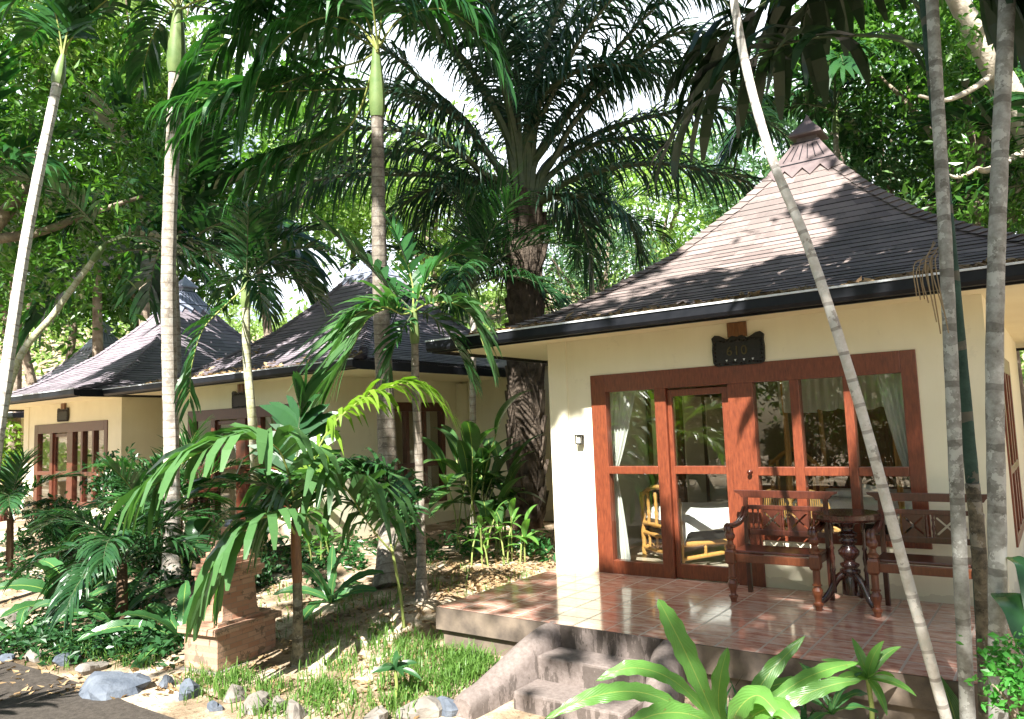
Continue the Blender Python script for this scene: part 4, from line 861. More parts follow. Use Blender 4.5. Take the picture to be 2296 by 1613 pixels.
# trunk in front of the second roof, crown over the middle of the picture
tc_, tp3 = slim_palm('tall palm with green crownshaft, its trunk crossing the second bungalow roof', [GR(876, 1312), P(868, 1000, 10.2), P(852, 620, 10.1), P(846, 262, 10.0)], .15, .078, A1, 0, 11, 'areca_d', .95, scl=(.9, 1.15))
d0 = 9.9
for i, pts in enumerate([[(846, 112, 0), (800, 55, .1), (735, 38, .1), (660, 70, 0), (590, 150, -.2), (560, 250, -.3)], [(846, 115, 0), (800, 140, .3), (700, 165, .3), (600, 200, .2), (500, 235, 0), (420, 300, -.1)],
                         [(846, 112, 0), (840, 190, .5), (760, 200, .6), (640, 205, .5), (510, 210, .3), (400, 240, .2)], [(848, 105, 0), (900, 40, .3), (985, 20, .4), (1060, 60, .4), (1110, 140, .3)], [(846, 110, 0), (770, 70, .6), (660, 40, .8), (560, 60, .8), (470, 130, .8), (430, 220, .8)],
                         [(846, 112, 0), (810, 20, .2), (740, -40, .3), (650, -50, .4), (560, 10, .4)], [(848, 108, 0), (860, 0, .3), (885, -100, .5)], [(848, 110, 0), (830, -20, -.3), (800, -120, -.5)],
                         [(848, 112, 0), (800, 260, .4), (720, 330, .4), (630, 360, .3), (560, 420, .2)]]):
    own_frond(tc_, PP(d0, *pts), LA, n=42, L=1.0, wd=.085, droop=2.5, seed=60+i, start=.25, rr=.018)
# thin palm with the crown before the second bungalow
te, tp5 = slim_palm('thin ringed palm whose broad bright fronds spread before the second roof', [GR(946, 1342), P(942, 1100, 8.8), P(932, 860, 8.7), P(930, 770, 8.65)], .058, .042, A4, 0, 4, 'areca_d', .45)
d0 = 8.6
for i, (pts, mt, k) in enumerate([
    ([(926, 700, 0), (890, 690, -.1), (847, 700, -.2), (815, 728, -.3), (788, 786, -.4), (755, 840, -.45)], LY, dict(n=40, L=.95, wd=.055, droop=.6, a0=58, a1=20)),
    ([(926, 700, 0), (957, 682, -.1), (1003, 678, -.15), (1040, 692, -.2), (1066, 725, -.25), (1092, 800, -.3)], LY, dict(n=26, L=.58, wd=.07, droop=1.1)),
    ([(926, 698, 0), (891, 665, .1), (860, 635, .15), (828, 600, .2), (784, 556, .2), (735, 515, .2)], LD, dict(n=17, L=.48, wd=.10, droop=.5)),
    ([(926, 700, 0), (900, 705, -.3), (870, 690, -.5), (840, 690, -.6), (800, 705, -.7), (770, 740, -.7)], LA, dict(n=26, L=.42, wd=.05, droop=.9)),
    ([(928, 705, 0), (960, 705, .2), (1000, 740, .3), (1030, 790, .3), (1050, 840, .25)], LD, dict(n=22, L=.45, wd=.05, droop=.9)),
    ([(924, 705, 0), (905, 735, -.2), (880, 790, -.3), (870, 850, -.3)], LD, dict(n=20, L=.35, wd=.05, droop=.8)),
    ([(928, 700, 0), (945, 650, .1), (975, 600, .2), (1020, 570, .3), (1060, 580, .3)], LA, dict(n=20, L=.42, wd=.075, droop=.5)),
    ([(926, 700, 0), (925, 640, .2), (905, 570, .3), (880, 510, .4)], LA, dict(n=18, L=.40, wd=.06, droop=.4))]):
    own_frond(te, PP(d0, *pts), mt, seed=80+i, rr=.012, **k)
# small spiky palm
tf, _ = slim_palm('small palm with spiky dark crown left of the second roof peak', [GR(578, 1235), P(568, 980, 10.2), P(553, 800, 10.1), P(552, 690, 10.1)], .062, .05, A3, 0, 2, 'areca_g', .55)
crown(tf, P(552, 640, 10.1), areca_meshes('spiky_frond', LD, .72, 24, n=26, wd=.045), 15, 9, clear=.6)
own_frond(tf, PP(10.0, (555, 640, 0), (500, 690, -.2), (455, 740, -.3), (430, 820, -.4), (425, 900, -.4)), LA, n=26, L=.45, wd=.05, droop=.9, seed=31, rr=.012)
# palm behind the thin one
tg, _ = slim_palm('palm with feathery blue-green fronds directly left of the oil palm trunk', [GR(1062, 1190), P(1060, 900, 12.3), P(1062, 700, 12.3)], .06, .05, A5, 14, 21, 'areca', .4, scl=(.9, 1.2))
# young palm beside the shrine, with the big low fronds
yb_ = GR(666, 1490); d0 = dep(yb_)
ty = empty('young_palm', yb_-np.array([0, 0, .05]), 'young palm with dark banded trunk and huge arching fronds beside the shrine', 'palm tree')
palm_trunk(ty, [yb_-np.array([0, 0, .05]), P(668, 1380, d0), P(666, 1300, d0)], .052, .042, 'cane_low', n=20); 
m = MB(); m.tube(np.array(PP(d0, (667, 1305, 0), (664, 1240, 0), (662, 1180, 0), (662, 1140, 0)))-np.array(ty.location), [.047, .052, .042, .025], 10); m.build('crownshaft', M['brown_wood'], ty, smooth=True)
for i, (pts, mt, k) in enumerate([
    ([(662, 1200, 0), (680, 1120, .1), (700, 1040, .2), (740, 960, .3), (800, 905, .3), (870, 868, .3), (925, 862, .3), (985, 905, .3)], LL, dict(n=36, L=.62, wd=.055, droop=1.5, lift=10)),
    ([(662, 1200, 0), (655, 1100, -.2), (625, 1010, -.4), (570, 985, -.6), (500, 995, -.7), (430, 1025, -.8), (350, 1085, -.85)], LY, dict(n=27, L=.80, wd=.115, droop=2.0, a0=68, a1=24, tip=.3)),
    ([(662, 1200, 0), (662, 1110, .3), (666, 1020, .5), (672, 940, .6), (684, 880, .6)], LD, dict(n=20, L=.52, wd=.12, droop=.45, lift=5, a0=58, a1=28)),
    ([(663, 1200, 0), (640, 1168, -.3), (600, 1158, -.5), (555, 1185, -.6), (515, 1245, -.7), (490, 1310, -.7)], LY, dict(n=22, L=.68, wd=.095, droop=1.9, a0=66, a1=26, tip=.3)),
    ([(664, 1200, 0), (650, 1140, -.2), (610, 1090, -.4), (540, 1080, -.5), (470, 1090, -.55), (420, 1120, -.6)], LD, dict(n=22, L=.40, wd=.05, droop=1.0)),
    ([(664, 1200, 0), (700, 1110, .5), (715, 1060, .6), (700, 1020, .7), (660, 1010, .8)], LY, dict(n=16, L=.4, wd=.075, droop=1.0))]):
    own_frond(ty, PP(d0, *pts), mt, seed=100+i, rr=.014, **k)
# sapling palm whose leaf arches over
sb = GR(906, 1408); d1 = dep(sb)
ts_ = empty('palm_sapling', sb, 'thin sapling palm with one broad sunlit leaf arching left', 'palm tree')
palm_trunk(ts_, [sb, P(900, 1350, d1), P(890, 1290, d1), P(880, 1235, d1)], .016, .014, 'stem', n=14, sides=8, flare=1.1)
for i, (pts, mt, k) in enumerate([
    ([(880, 1240, 0), (845, 1200, -.1), (810, 1150, -.2), (775, 1098, -.3), (720, 1080, -.4), (670, 1092, -.45), (632, 1140, -.5)], LY, dict(n=36, L=1.0, wd=.085, droop=2.1, start=.2, a0=64, a1=28, tip=.25)),
    ([(880, 1240, 0), (865, 1170, .1), (830, 1100, .2), (780, 1062, .2), (720, 1055, .2)], LY, dict(n=38, L=.75, wd=.05, droop=1.6, start=.25)),
    ([(880, 1240, 0), (890, 1160, .2), (875, 1095, .3), (845, 1065, .3), (800, 1060, .3)], LD, dict(n=34, L=.7, wd=.05, droop=1.5, start=.25)),
    ([(880, 1240, 0), (905, 1180, .3), (930, 1130, .4), (960, 1110, .4)], LA, dict(n=14, L=.3, wd=.06, droop=.7, start=.3))]):
    own_frond(ts_, PP(d1, *pts), mt, seed=120+i, rr=.011, **k)
# ------------------------------------------------------------------ trunks at the right
def right_trunk(label, pts, r0, r1, mat, nm='slender_palm', low=None):
    p = [np.asarray(x) for x in pts]; b = p[0].copy(); d = unit(p[0]-p[1]); k = (b[2]-(terr(b[0], b[1])-.05))/(-d[2]); b = b+d*max(0, k)
    t = empty(nm, b, label, 'palm tree', 'slender trunks before the right end of the terrace'); p = [b]+p
    palm_trunk(t, p, r0, r1, mat, n=60, flare=1.25, sides=16); return t
t1 = right_trunk('leaning pale ringed palm trunk crossing the nearest window diagonally', [P(2122, 1613, 4.3), P(2035, 1300, 4.35), P(1925, 900, 4.5), P(1815, 560, 4.7), P(1722, 330, 4.9), P(1655, 60, 5.1), P(1610, -300, 5.4), P(1590, -700, 5.7)], .033, .027, 'areca_w')
t2 = right_trunk('pale grey blotched palm trunk beside the dark cane', [P(2170, 1613, 4.2), P(2150, 1200, 4.25), P(2132, 800, 4.35), P(2112, 400, 4.5), P(2090, 0, 4.7), P(2078, -300, 4.9), P(2070, -700, 5.1)], .040, .034, 'grey_bark')
t3 = right_trunk('dark green cane with mottled black foot between two grey trunks', [P(2213, 1613, 4.35), P(2190, 1200, 4.4), P(2150, 760, 4.5), P(2110, 350, 4.65), P(2075, 0, 4.85), P(2055, -250, 5.0), P(2040, -600, 5.2)], .036, .035, 'bamboo', 'bamboo_cane')
t4 = right_trunk('thick grey lichened palm trunk closest to the right edge', [P(2238, 1613, 4.0), P(2236, 1200, 4.05), P(2230, 800, 4.15), P(2240, 400, 4.25), P(2258, 0, 4.4), P(2268, -300, 4.6), P(2275, -700, 4.8)], .046, .042, 'grey_bark')
m = MB(); q = spline([P(2214, 1700, 4.335), P(2205, 1400, 4.36), P(2192, 1195, 4.38), P(2180, 1085, 4.40)], 24); m.tube(q-np.array(t3.location), [.039]*24, 16); m.build('sheath', M['cane_low'], t3, smooth=True)
kd = dict(n=16, L=.80, wd=.135, droop=1.7, tip=.3, a0=80, a1=26, lift=8, rr=.017, start=.30, ends=.6)
tops = [(t3, LB, [(2078, 110, 0), (1990, 84, -.1), (1900, 80, -.25), (1790, 92, -.4), (1690, 130, -.5), (1590, 200, -.55), (1500, 320, -.55)]),
        (t2, LB, [(2082, 30, 0), (1980, -50, -.1), (1880, -60, -.2), (1760, -20, -.3), (1640, 60, -.3), (1560, 150, -.3)]),
        (t3, LB, [(2078, 60, 0), (2000, -90, 0), (1920, -120, .1), (1850, -70, .2), (1800, 40, .2)]),
        (t2, LB, [(2085, -60, 0), (2150, -120, -.2), (2220, -80, -.3), (2290, 20, -.4)])]
for i, (t, mt, pts) in enumerate(tops): own_frond(t, PP(4.9, *[(x, y, (0, .55, 1.05, 1.45, 1.75, 1.95, 2.05)[min(k, 6)] if i < 3 else z) for k, (x, y, z) in enumerate(pts)]), mt, seed=140+i, **kd)
for t, at_, sd_ in ((t1, P(1590, -720, 5.7), 5), (t2, P(2070, -720, 5.1), 6), (t3, P(2040, -620, 5.2), 7), (t4, P(2275, -720, 4.8), 8)):
    crown(t, at_, A1 if sd_ % 2 else A2, 11, sd_, scl=(.9, 1.1), clear=.05)
m = MB(); r = random.Random(8)
for i in range(9):
    q0 = P(2098+r.uniform(-10, 14), 560+r.uniform(-20, 20), 4.45); e = P(2055+i*9, 690+r.uniform(-40, 70), 4.25+r.uniform(-.1, .1)); mid = P(2050+i*6, 600+r.uniform(-10, 20), 4.3)
    m.tube(spline([q0, mid, e], 10)-np.array(t2.location), .0035, 4, caps=False)
m.build('flower_stalk', M['dry'], t2)

# ------------------------------------------------------------------ low palms and ferns
def rosette(name, label, base, n, Lm, wd, mat, e=(80, 10), cat='fern', group=None, seed=0, prof='strap', wave=.008, part='frond', az=None, sag=75, fold=.25, stem=None):
    r = random.Random(seed); t = empty(name, base, label, cat, group)
    for i in range(n):
        a = (i*2.39996+r.uniform(-.3, .3)) if az is None else R(az[0]+(az[1]-az[0])*r.random()); e0 = e[0]+(e[1]-e[0])*i/max(1, n-1)+r.uniform(-8, 8); L = Lm*r.uniform(.75, 1.15)
        p = arch(L, e0, e0-sag*r.uniform(.5, 1.1), 8); c_, s_ = math.cos(a), math.sin(a); p = np.c_[p[:, 0]*c_-p[:, 1]*s_, p[:, 0]*s_+p[:, 1]*c_, p[:, 2]]
        if stem: p = p+np.array([0, 0, stem])
        m = MB(); blade(m, p, wd*r.uniform(.8, 1.15), fold, wave, seed=i+seed*3, prof=prof, face=(-FW[0]*.8, -FW[1]*.8, 1.0)); m.build(part, M[mat], t, smooth=True)
    if stem: m = MB(); m.tube([(0, 0, -.05), (.01, 0, stem*.5), (0, 0, stem)], .014, 7); m.build('stem', M['stem'], t, smooth=True)
    return t
fb = P(1640, 1665, 4.05); fb[2] = ground(fb[0], fb[1]); d0 = dep(fb)
nf = empty('nest_fern', fb, 'large bright green nest fern with wavy strap leaves in front of the steps', 'fern', 'nest ferns')
for i, (pts, wd) in enumerate([
    ([(1622, 1660, 0), (1585, 1570, -.02), (1540, 1470, .02), (1500, 1390, .05), (1476, 1344, .07)], .165),
    ([(1630, 1665, -.05), (1520, 1585, -.25), (1430, 1552, -.4), (1330, 1562, -.45), (1222, 1612, -.5)], .120),
    ([(1630, 1660, 0), (1560, 1570, -.05), (1490, 1515, -.1), (1410, 1498, -.12), (1335, 1528, -.15)], .115),
    ([(1632, 1665, .05), (1612, 1590, .1), (1615, 1520, .12), (1632, 1452, .15)], .125),
    ([(1650, 1660, .05), (1675, 1590, .15), (1725, 1510, .25), (1806, 1425, .3)], .125),
    ([(1650, 1660, 0), (1710, 1590, .05), (1790, 1530, .1), (1860, 1500, .15), (1925, 1486, .2)], .105),
    ([(1650, 1665, 0), (1730, 1600, 0), (1800, 1560, 0), (1870, 1535, 0), (1932, 1525, .0)], .11),
    ([(1645, 1668, -.05), (1690, 1605, -.25), (1750, 1590, -.4), (1800, 1640, -.5)], .15),
    ([(1635, 1668, -.05), (1570, 1610, -.3), (1480, 1600, -.45), (1380, 1640, -.55)], .13),
    ([(1640, 1668, -.02), (1650, 1600, -.2), (1700, 1560, -.3), (1760, 1620, -.45)], .15),
    ([(1645, 1665, .1), (1680, 1570, .3), (1770, 1530, .4), (1840, 1560, .45)], .09)]):
    m = MB(); blade(m, np.array(PP(d0, *pts))-fb, wd*.72, .16, .006, seed=i, n=26, face=(-FW[0]*1.3, -FW[1]*1.3, 1.0)); m.build('frond', M['lf_nest'], nf, smooth=True)
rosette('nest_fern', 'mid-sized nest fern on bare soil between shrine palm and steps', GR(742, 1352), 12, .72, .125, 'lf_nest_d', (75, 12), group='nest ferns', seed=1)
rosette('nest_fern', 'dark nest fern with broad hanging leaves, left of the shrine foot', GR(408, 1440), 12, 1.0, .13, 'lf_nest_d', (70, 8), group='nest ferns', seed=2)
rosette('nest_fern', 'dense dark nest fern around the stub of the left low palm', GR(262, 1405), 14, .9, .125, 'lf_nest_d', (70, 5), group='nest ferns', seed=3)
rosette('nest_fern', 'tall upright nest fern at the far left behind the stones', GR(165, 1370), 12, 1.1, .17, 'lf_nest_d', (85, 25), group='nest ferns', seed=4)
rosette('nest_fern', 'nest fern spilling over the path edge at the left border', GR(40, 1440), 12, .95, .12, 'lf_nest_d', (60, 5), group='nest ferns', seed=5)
rosette('nest_fern', 'small shaded nest fern under the nearest terrace edge, right of the bright one', P(1865, 1600, 4.5), 8, .35, .05, 'lf_nest_d', (70, 15), group='nest ferns', seed=6)
rosette('dracaena', 'little bright leafy plant on a thin stem before the terrace edge', P(1955, 1640, 4.45), 12, .26, .062, 'lf_nest', (85, -20), 'plant', seed=7, prof='oval', wave=0, part='leaf', stem=.30, sag=60)
rosette('seedling', 'small dark-leaved seedling alone in the grass left of the steps', GR(888, 1565), 9, .22, .05, 'lf_deep', (70, 0), 'plant', seed=8, prof='oval', wave=0, part='leaf', stem=.22)
def low_palm(label, base, h, meshes, cnt, seed, r0=.07, mat='oil_bark', name='low_palm'):
    t = empty(name, base, label, 'palm tree', 'low palms by the path'); b = np.asarray(base); palm_trunk(t, [b-np.array([0, 0, .05]), b+np.array([.01, .0, h*.5]), b+np.array([0, 0, h])], r0, r0*.8, mat, n=16, flare=1.1); crown(t, b+np.array([0, 0, h]), meshes, cnt, seed); return t
A2B = areca_meshes('deep_frond', LD, 1.75, 15, n=36)
L1 = areca_meshes('low_frond', LD, .66, 50, n=34, wd=.034); L2 = areca_meshes('low_frond_b', LA, .75, 55, n=30, wd=.05)
low_palm('low palm with stubby trunk and drooping dark fronds near the left path', GR(272, 1415), .75, L1[1:], 13, 4)
low_palm('low feathery palm before the third bungalow terrace', GR(330, 1250), .35, L2, 11, 6, .05)
low_palm('low fine-leaved palm between the third terrace and the tall pale trunk', GR(395, 1215), .5, areca_meshes('fine_frond', LA, .9, 65, n=44, wd=.028), 9, 12, .05)
low_palm('arching low palm at the far left edge beside the third terrace', GR(20, 1290), .9, L1, 9, 13, .06)

# ginger-like plants with big oval leaves
def ginger(label, base, n, h, Lm, wd, seed, mat='lf_ging'):
    r = random.Random(seed); t = empty('ginger_plant', base, label, 'plant', 'broad-leaved plants by the walls')
    for i in range(n):
        a = r.uniform(0, 6.28); x, y = .22*r.uniform(-1, 1), .22*r.uniform(-1, 1); hh = h*r.uniform(.45, 1.05); dx, dy = .25*hh*math.cos(a), .25*hh*math.sin(a)
        m = MB(); m.tube(spline([(x, y, -.05), (x+dx*.4, y+dy*.4, hh*.6), (x+dx, y+dy, hh)], 8), .011, 6); st = m.build('stem', M['stem'], t, smooth=True)
        m = MB()
        for j in range(3):
            b = a+j*2.2+r.uniform(-.3, .3); e0 = (75, 45, 20)[j]; p = arch(Lm*r.uniform(.8, 1.15), e0, e0-70, 8); c_, s_ = math.cos(b), math.sin(b)
            z = hh*(1-.18*j); blade(m, np.c_[p[:, 0]*c_, p[:, 0]*s_, p[:, 2]]+np.array([x+dx*(1-.3*j), y+dy*(1-.3*j), z]), wd*r.uniform(.8, 1.2), .2, 0, prof='oval', seed=i+j)
        m.build('leaf', M[mat], t, smooth=True)
    return t
ginger('tall dark broad-leaved clump against the sunlit garden wall', GR(1040, 1235), 10, 1.7, .85, .25, 1)
ginger('dark broad-leaved clump at the foot of the oil palm, right of the taller one', GR(1105, 1228), 10, 1.1, .75, .20, 2)
ginger('bright upright ginger on pale stem beside the terrace corner sand', GR(1140, 1262), 5, .62, .36, .09, 3, 'lf_nest')
ginger('short bright ginger on pale stem, left of the upright one', GR(1085, 1270), 4, .62, .32, .085, 4, 'lf_nest')
ginger('glossy croton-like clump beside the thin ringed palm foot', GR(905, 1225), 8, .65, .42, .15, 5, 'lf_nest_d')
ginger('pale green broad-leaved plant at the second bungalow corner', GR(725, 1265), 6, .55, .4, .12, 6, 'lf_nest')
ginger('lime broad-leaved clump behind the arching lime frond', GR(690, 1222), 7, 1.1, .42, .13, 7, 'lf_nest')
ginger('dark big-leaved plant between the tall pale trunk and the shrine', GR(430, 1290), 6, .6, .38, .20, 8, 'lf_deep')
ginger('dark big-leaved plant at the second bungalow steps, above the shrine top', GR(610, 1262), 5, .65, .4, .20, 9, 'lf_deep')
bl = empty('banana_plant', P(2330, 1560, 3.6), 'dark broad banana-like leaf entering at the right edge', 'plant')
for i, (pts, wd) in enumerate([([(2330, 1500, 0), (2300, 1400, .1), (2262, 1345, .2), (2235, 1330, .3)], .22), ([(2330, 1480, 0), (2310, 1300, .2), (2275, 1255, .3), (2262, 1250, .35)], .12)]):
    m = MB(); blade(m, np.array(PP(3.7, *pts))-np.array(bl.location), wd, .2, 0, prof='oval'); m.build('leaf', M['lf_deep'], bl, smooth=True)
b2 = empty('taro_plant', P(2150, 1650, 4.55), 'broad green leaf behind the pale trunks at the terrace edge', 'plant')
for pts, wd in [([(2150, 1640, 0), (2125, 1560, 0), (2100, 1510, .02), (2068, 1482, .05)], .16), ([(2165, 1650, 0), (2180, 1580, .1), (2200, 1530, .1)], .16)]:
    m = MB(); blade(m, np.array(PP(4.6, *pts))-np.array(b2.location), wd, .15, 0, prof='oval'); m.build('leaf', M['lf_nest_d'], b2, smooth=True)

# leafy shrubs
def shrub(label, base, rad, n, size, mat, seed, stems=6, name='shrub', asp=.5, group='shrubs', up=.5, cz=.55):
    t = empty(name, base, label, 'shrub', group); rg = np.random.default_rng(seed); c, cc = cloud(rg, n, max(8, n//45), rad, .055*size/.06, .25); off = np.array([0, 0, rad[2]*(1+cz)*.9])
    m = MB(); leaves(m, c+off, None, size, 0, seed, up, asp); m.build('foliage', M[mat], t)
    m = MB()
    for i in range(stems):
        e = cc[i % len(cc)]+off; m.tube(spline([(0.03*math.cos(i), .03*math.sin(i), -.05), e*.5+np.array([0, 0, .05]), e], 8), np.linspace(.014, .005, 8), 5)
    m.build('stem', M['bark'], t, smooth=True); return t
shrub('fresh green small-leaved shrub at the lower right corner', P(2318, 1690, 3.3), (.17, .17, .22), 750, .038, 'lf_shrub', 1, 9, asp=.6, group=None)
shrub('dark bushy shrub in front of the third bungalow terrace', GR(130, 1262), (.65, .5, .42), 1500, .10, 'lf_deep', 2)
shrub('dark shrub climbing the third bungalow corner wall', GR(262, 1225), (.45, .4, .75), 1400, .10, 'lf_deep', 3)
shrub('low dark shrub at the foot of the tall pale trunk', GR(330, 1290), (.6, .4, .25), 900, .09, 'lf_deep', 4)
shrub('bright yellow-green bush behind the far bungalow at the left edge', P(20, 1130, 22), (1.2, 1, 1.1), 1500, .16, 'lf_lime', 5)
shrub('dark shrub beside the second bungalow side window', GR(855, 1205), (.35, .3, .5), 700, .08, 'lf_deep', 6)
shrub('low dark shrub in shade behind the shrine', GR(560, 1330), (.5, .35, .25), 700, .09, 'lf_deep', 7)

# ------------------------------------------------------------------ broadleaf trees behind
def crown_mesh(name, n, ncl, rad, size, mat, seed, up=.5, sig=.35, shell=.45):
    rg = np.random.default_rng(seed); c, cc = cloud(rg, n, ncl, rad, np.asarray(rad)*sig*.5, shell); m = MB(); leaves(m, c, None, size, 0, seed, up, .46); return m.mesh(name, M[mat]), cc
CR = [crown_mesh('tree_crown', 7500, 60, (2.6, 2.6, 2.3), .19, 'lf_tree', 1), crown_mesh('tree_crown', 6500, 48, (2.8, 2.4, 2.0), .21, 'lf_tree', 2),
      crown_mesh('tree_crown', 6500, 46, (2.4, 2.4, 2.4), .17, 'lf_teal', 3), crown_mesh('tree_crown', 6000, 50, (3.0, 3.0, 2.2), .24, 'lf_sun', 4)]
def tree(label, at, var, sc, seed, mat='bark', limbs=7, r0=.17, base=None, group='broadleaf trees on the slope behind', cone=None):
    at = np.asarray(at, float); r = random.Random(seed); b = np.array([at[0]+r.uniform(-1, 1), at[1]+r.uniform(-.5, 1), 0]) if base is None else np.asarray(base, float)
    b[2] = terr(b[0], b[1])-.1; t = empty('broadleaf_tree', b, label, 'tree', group); me, cc = CR[var]
    put('crown', me, t, at-b, (0, 0, r.uniform(0, 6.28)), sc)
    m = MB(); fork = b+(at-b)*.62; mid = b+(fork-b)*.5+np.array([r.uniform(-.2, .2), r.uniform(-.2, .2), 0]); m.tube(spline([b, mid, fork], 14)-b, np.linspace(r0*1.25, r0*.75, 14), 10); m.build('trunk', M[mat], t, smooth=True)
    m = MB()
    for i in range(limbs):
        e = at+cc[(i*7) % len(cc)]*np.asarray(sc)*.8; m.tube(spline([fork, fork+(e-fork)*.5+np.array([0, 0, .25]), e], 12)-b, np.linspace(r0*.6, r0*.12, 12), 7, caps=False)
    m.build('limb', M[mat], t, smooth=True); return t
for a in [
    ('leafy tree with dark boughs filling the upper left, behind the leaning pale trunk', P(210, 330, 24.5), 0, 1.55, 1),
    ('dense tree low at the left edge above the farthest bungalow roof', P(20, 600, 24), 1, 1.25, 2),
    ('yellowish tree in the top left corner', P(40, 70, 23), 1, 1.5, 3),
    ('tree between the leaning trunk and the tall pale trunk, over the third roof', P(330, 540, 30), 0, 1.6, 4),
    ('tree whose crown shows above the second roof, left of the spiky palm', P(560, 330, 27), 0, 1.6, 5),
    ('pale sunlit tree high between the two tall palm crowns', P(300, 100, 24), 3, 1.2, 6),
    ('dark tree behind the third bungalow roof', P(180, 560, 31), 1, 1.4, 7),
    ('blue-green tree behind the roof cap of the nearest bungalow', P(1960, 300, 19), 2, 1.1, 8),
    ('tree with gaps of sky between the nearest roof and the grey trunks', P(2080, 440, 16), 2, .8, 9),
    ('blue-green tree at the upper right behind the white bough', P(2210, 230, 15), 2, 1.0, 10),
    ('sunlit pale tree low behind the right end of the nearest roof', P(2150, 470, 26), 3, 1.1, 11),
    ('leafy tree at the right edge above the roof', P(2330, 420, 14), 0, .9, 12),
    ('tree over the middle of the nearest roof, behind the oil palm fronds', P(1760, 400, 24), 2, 1.4, 13),
    ('sunny tree right of the oil palm trunk, far up the slope', P(1480, 480, 30), 3, 1.3, 14),
    ('sunny tree far up the slope, left of the oil palm trunk', P(960, 470, 34), 3, 1.5, 15),
    ('sunny tree far up the slope above the second roof cap', P(790, 400, 36), 3, 1.5, 16),
    ('tree behind the garden wall, right of the oil palm trunk', P(1330, 590, 21), 2, .8, 17),
    ('tree at the top right corner over the grey trunks', P(2180, 20, 13), 0, .9, 18)]:
    tree(*a)
# pale tree with thick white bough at the upper right
wb = P(2420, 700, 11); wb[2] = terr(wb[0], wb[1])-.1
wt = empty('pale_bough_tree', wb, 'pale smooth tree whose thick sunlit bough slants across the upper right', 'tree')
m = MB(); m.tube(spline([wb, P(2400, 480, 11), P(2330, 330, 10.8)], 16)-wb, np.linspace(.28, .22, 16), 12); m.build('trunk', M['white_bark'], wt, smooth=True)
m = MB()
for pts, ra, rb in [([P(2340, 350, 10.8), P(2250, 190, 10.6), P(2190, 80, 10.5), P(2130, -30, 10.4)], .21, .12), ([P(2230, 165, 10.6), P(2180, 200, 10.3), P(2120, 225, 10.1), P(2060, 215, 10)], .05, .02), ([P(2400, 560, 11), P(2300, 590, 10.8), P(2200, 560, 10.6), P(2140, 575, 10.4)], .10, .03),
                    ([P(2190, 380, 10.5), P(2150, 398, 10.3), P(2125, 392, 10.2)], .03, .015), ([P(2320, 330, 10.8), P(2220, 380, 10.5), P(2190, 378, 10.4)], .06, .03)]:
    m.tube(spline(pts, 18)-wb, np.linspace(ra, rb, 18), 10)
m.build('bough', M['white_bark'], wt, smooth=True); rg = np.random.default_rng(5); m = MB()
for c0 in (P(2210, 330, 10.6), P(2290, 470, 10.8), P(2170, 120, 10.5), P(2310, 120, 10.6), P(2120, 430, 10.3), P(2230, 520, 10.6)):
    c, _ = cloud(rg, 330, 8, (.7, .7, .6), .16); leaves(m, c+c0-wb, None, .13, 0, 6)
m.build('crown', M['lf_tree'], wt)
# dark boughs at the left
lb = P(-160, 760, 13); lb[2] = terr(lb[0], lb[1])-.1; lt = empty('dark_bough_tree', lb, 'tree with thick dark bough curving in from the left edge behind the leaning trunk', 'tree')
m = MB(); m.tube(spline([lb, P(-120, 700, 13), P(-40, 540, 13)], 14)-lb, np.linspace(.26, .19, 14), 10); m.build('trunk', M['bark'], lt, smooth=True); m = MB()
for pts, ra, rb in [([P(-60, 560, 13), P(20, 470, 13), P(70, 400, 13.1), P(95, 330, 13.2)], .15, .06), ([P(-40, 540, 13), P(90, 520, 13.2), P(200, 480, 13.4), P(320, 440, 13.6)], .10, .03), ([P(-20, 330, 13), P(20, 380, 13), P(60, 410, 13.1)], .04, .03)]: m.tube(spline(pts, 16)-lb, np.linspace(ra, rb, 16), 9)
m.build('bough', M['bark'], lt, smooth=True); m = MB(); rg = np.random.default_rng(9)
for c0 in (P(130, 330, 13.3), P(60, 420, 13.3), P(240, 420, 13.6), P(330, 360, 13.8), P(150, 560, 13.5), P(40, 640, 13.5), P(250, 250, 13.6), P(20, 230, 13.4)):
    c, _ = cloud(rg, 420, 9, (.9, .9, .75), .2); leaves(m, c+c0-lb, None, .17, 0, 7)
m.build('crown', M['lf_tree'], lt)
# more palms in the middle distance
for lab, base, h, me, cnt, sd_ in [('palm with drooping dark fronds hiding behind the tall pale trunk', P(400, 1080, 16.6), 620, A2B, 13, 32),
                                   ('feathery palm close behind the oil palm at the right', P(1330, 900, 17), 560, A5, 16, 33), ('palm with dark fronds behind the peak of the nearest roof', P(1880, 800, 15.5), 300, A2, 13, 34), ('palm at the right edge beyond the nearest roof', P(2420, 900, 10.5), 500, A2, 13, 35), ('palm at the far left edge with drooping fronds', P(-60, 950, 13.5), 500, A1, 12, 36)]:
    d = dep(base); b = base.copy(); b[2] = terr(b[0], b[1]); px = 1148+FPX*((base-CAM)@RT)/d
    slim_palm(lab, [b, P(px, (h+1000)/2, d), P(px-6, h, d)], .07, .055, me, cnt, sd_, 'areca', .5, scl=(.95, 1.25), clear=.22)
slim_palm('slanting green-stemmed palm drooping over the third roof', [P(-25, 960, 12.2), P(23, 860, 12.2), P(127, 696, 12.4), P(207, 586, 12.6)], .06, .045, A2[2:], 9, 31, 'areca_g', .4, scl=(.75, .95), clear=.12)
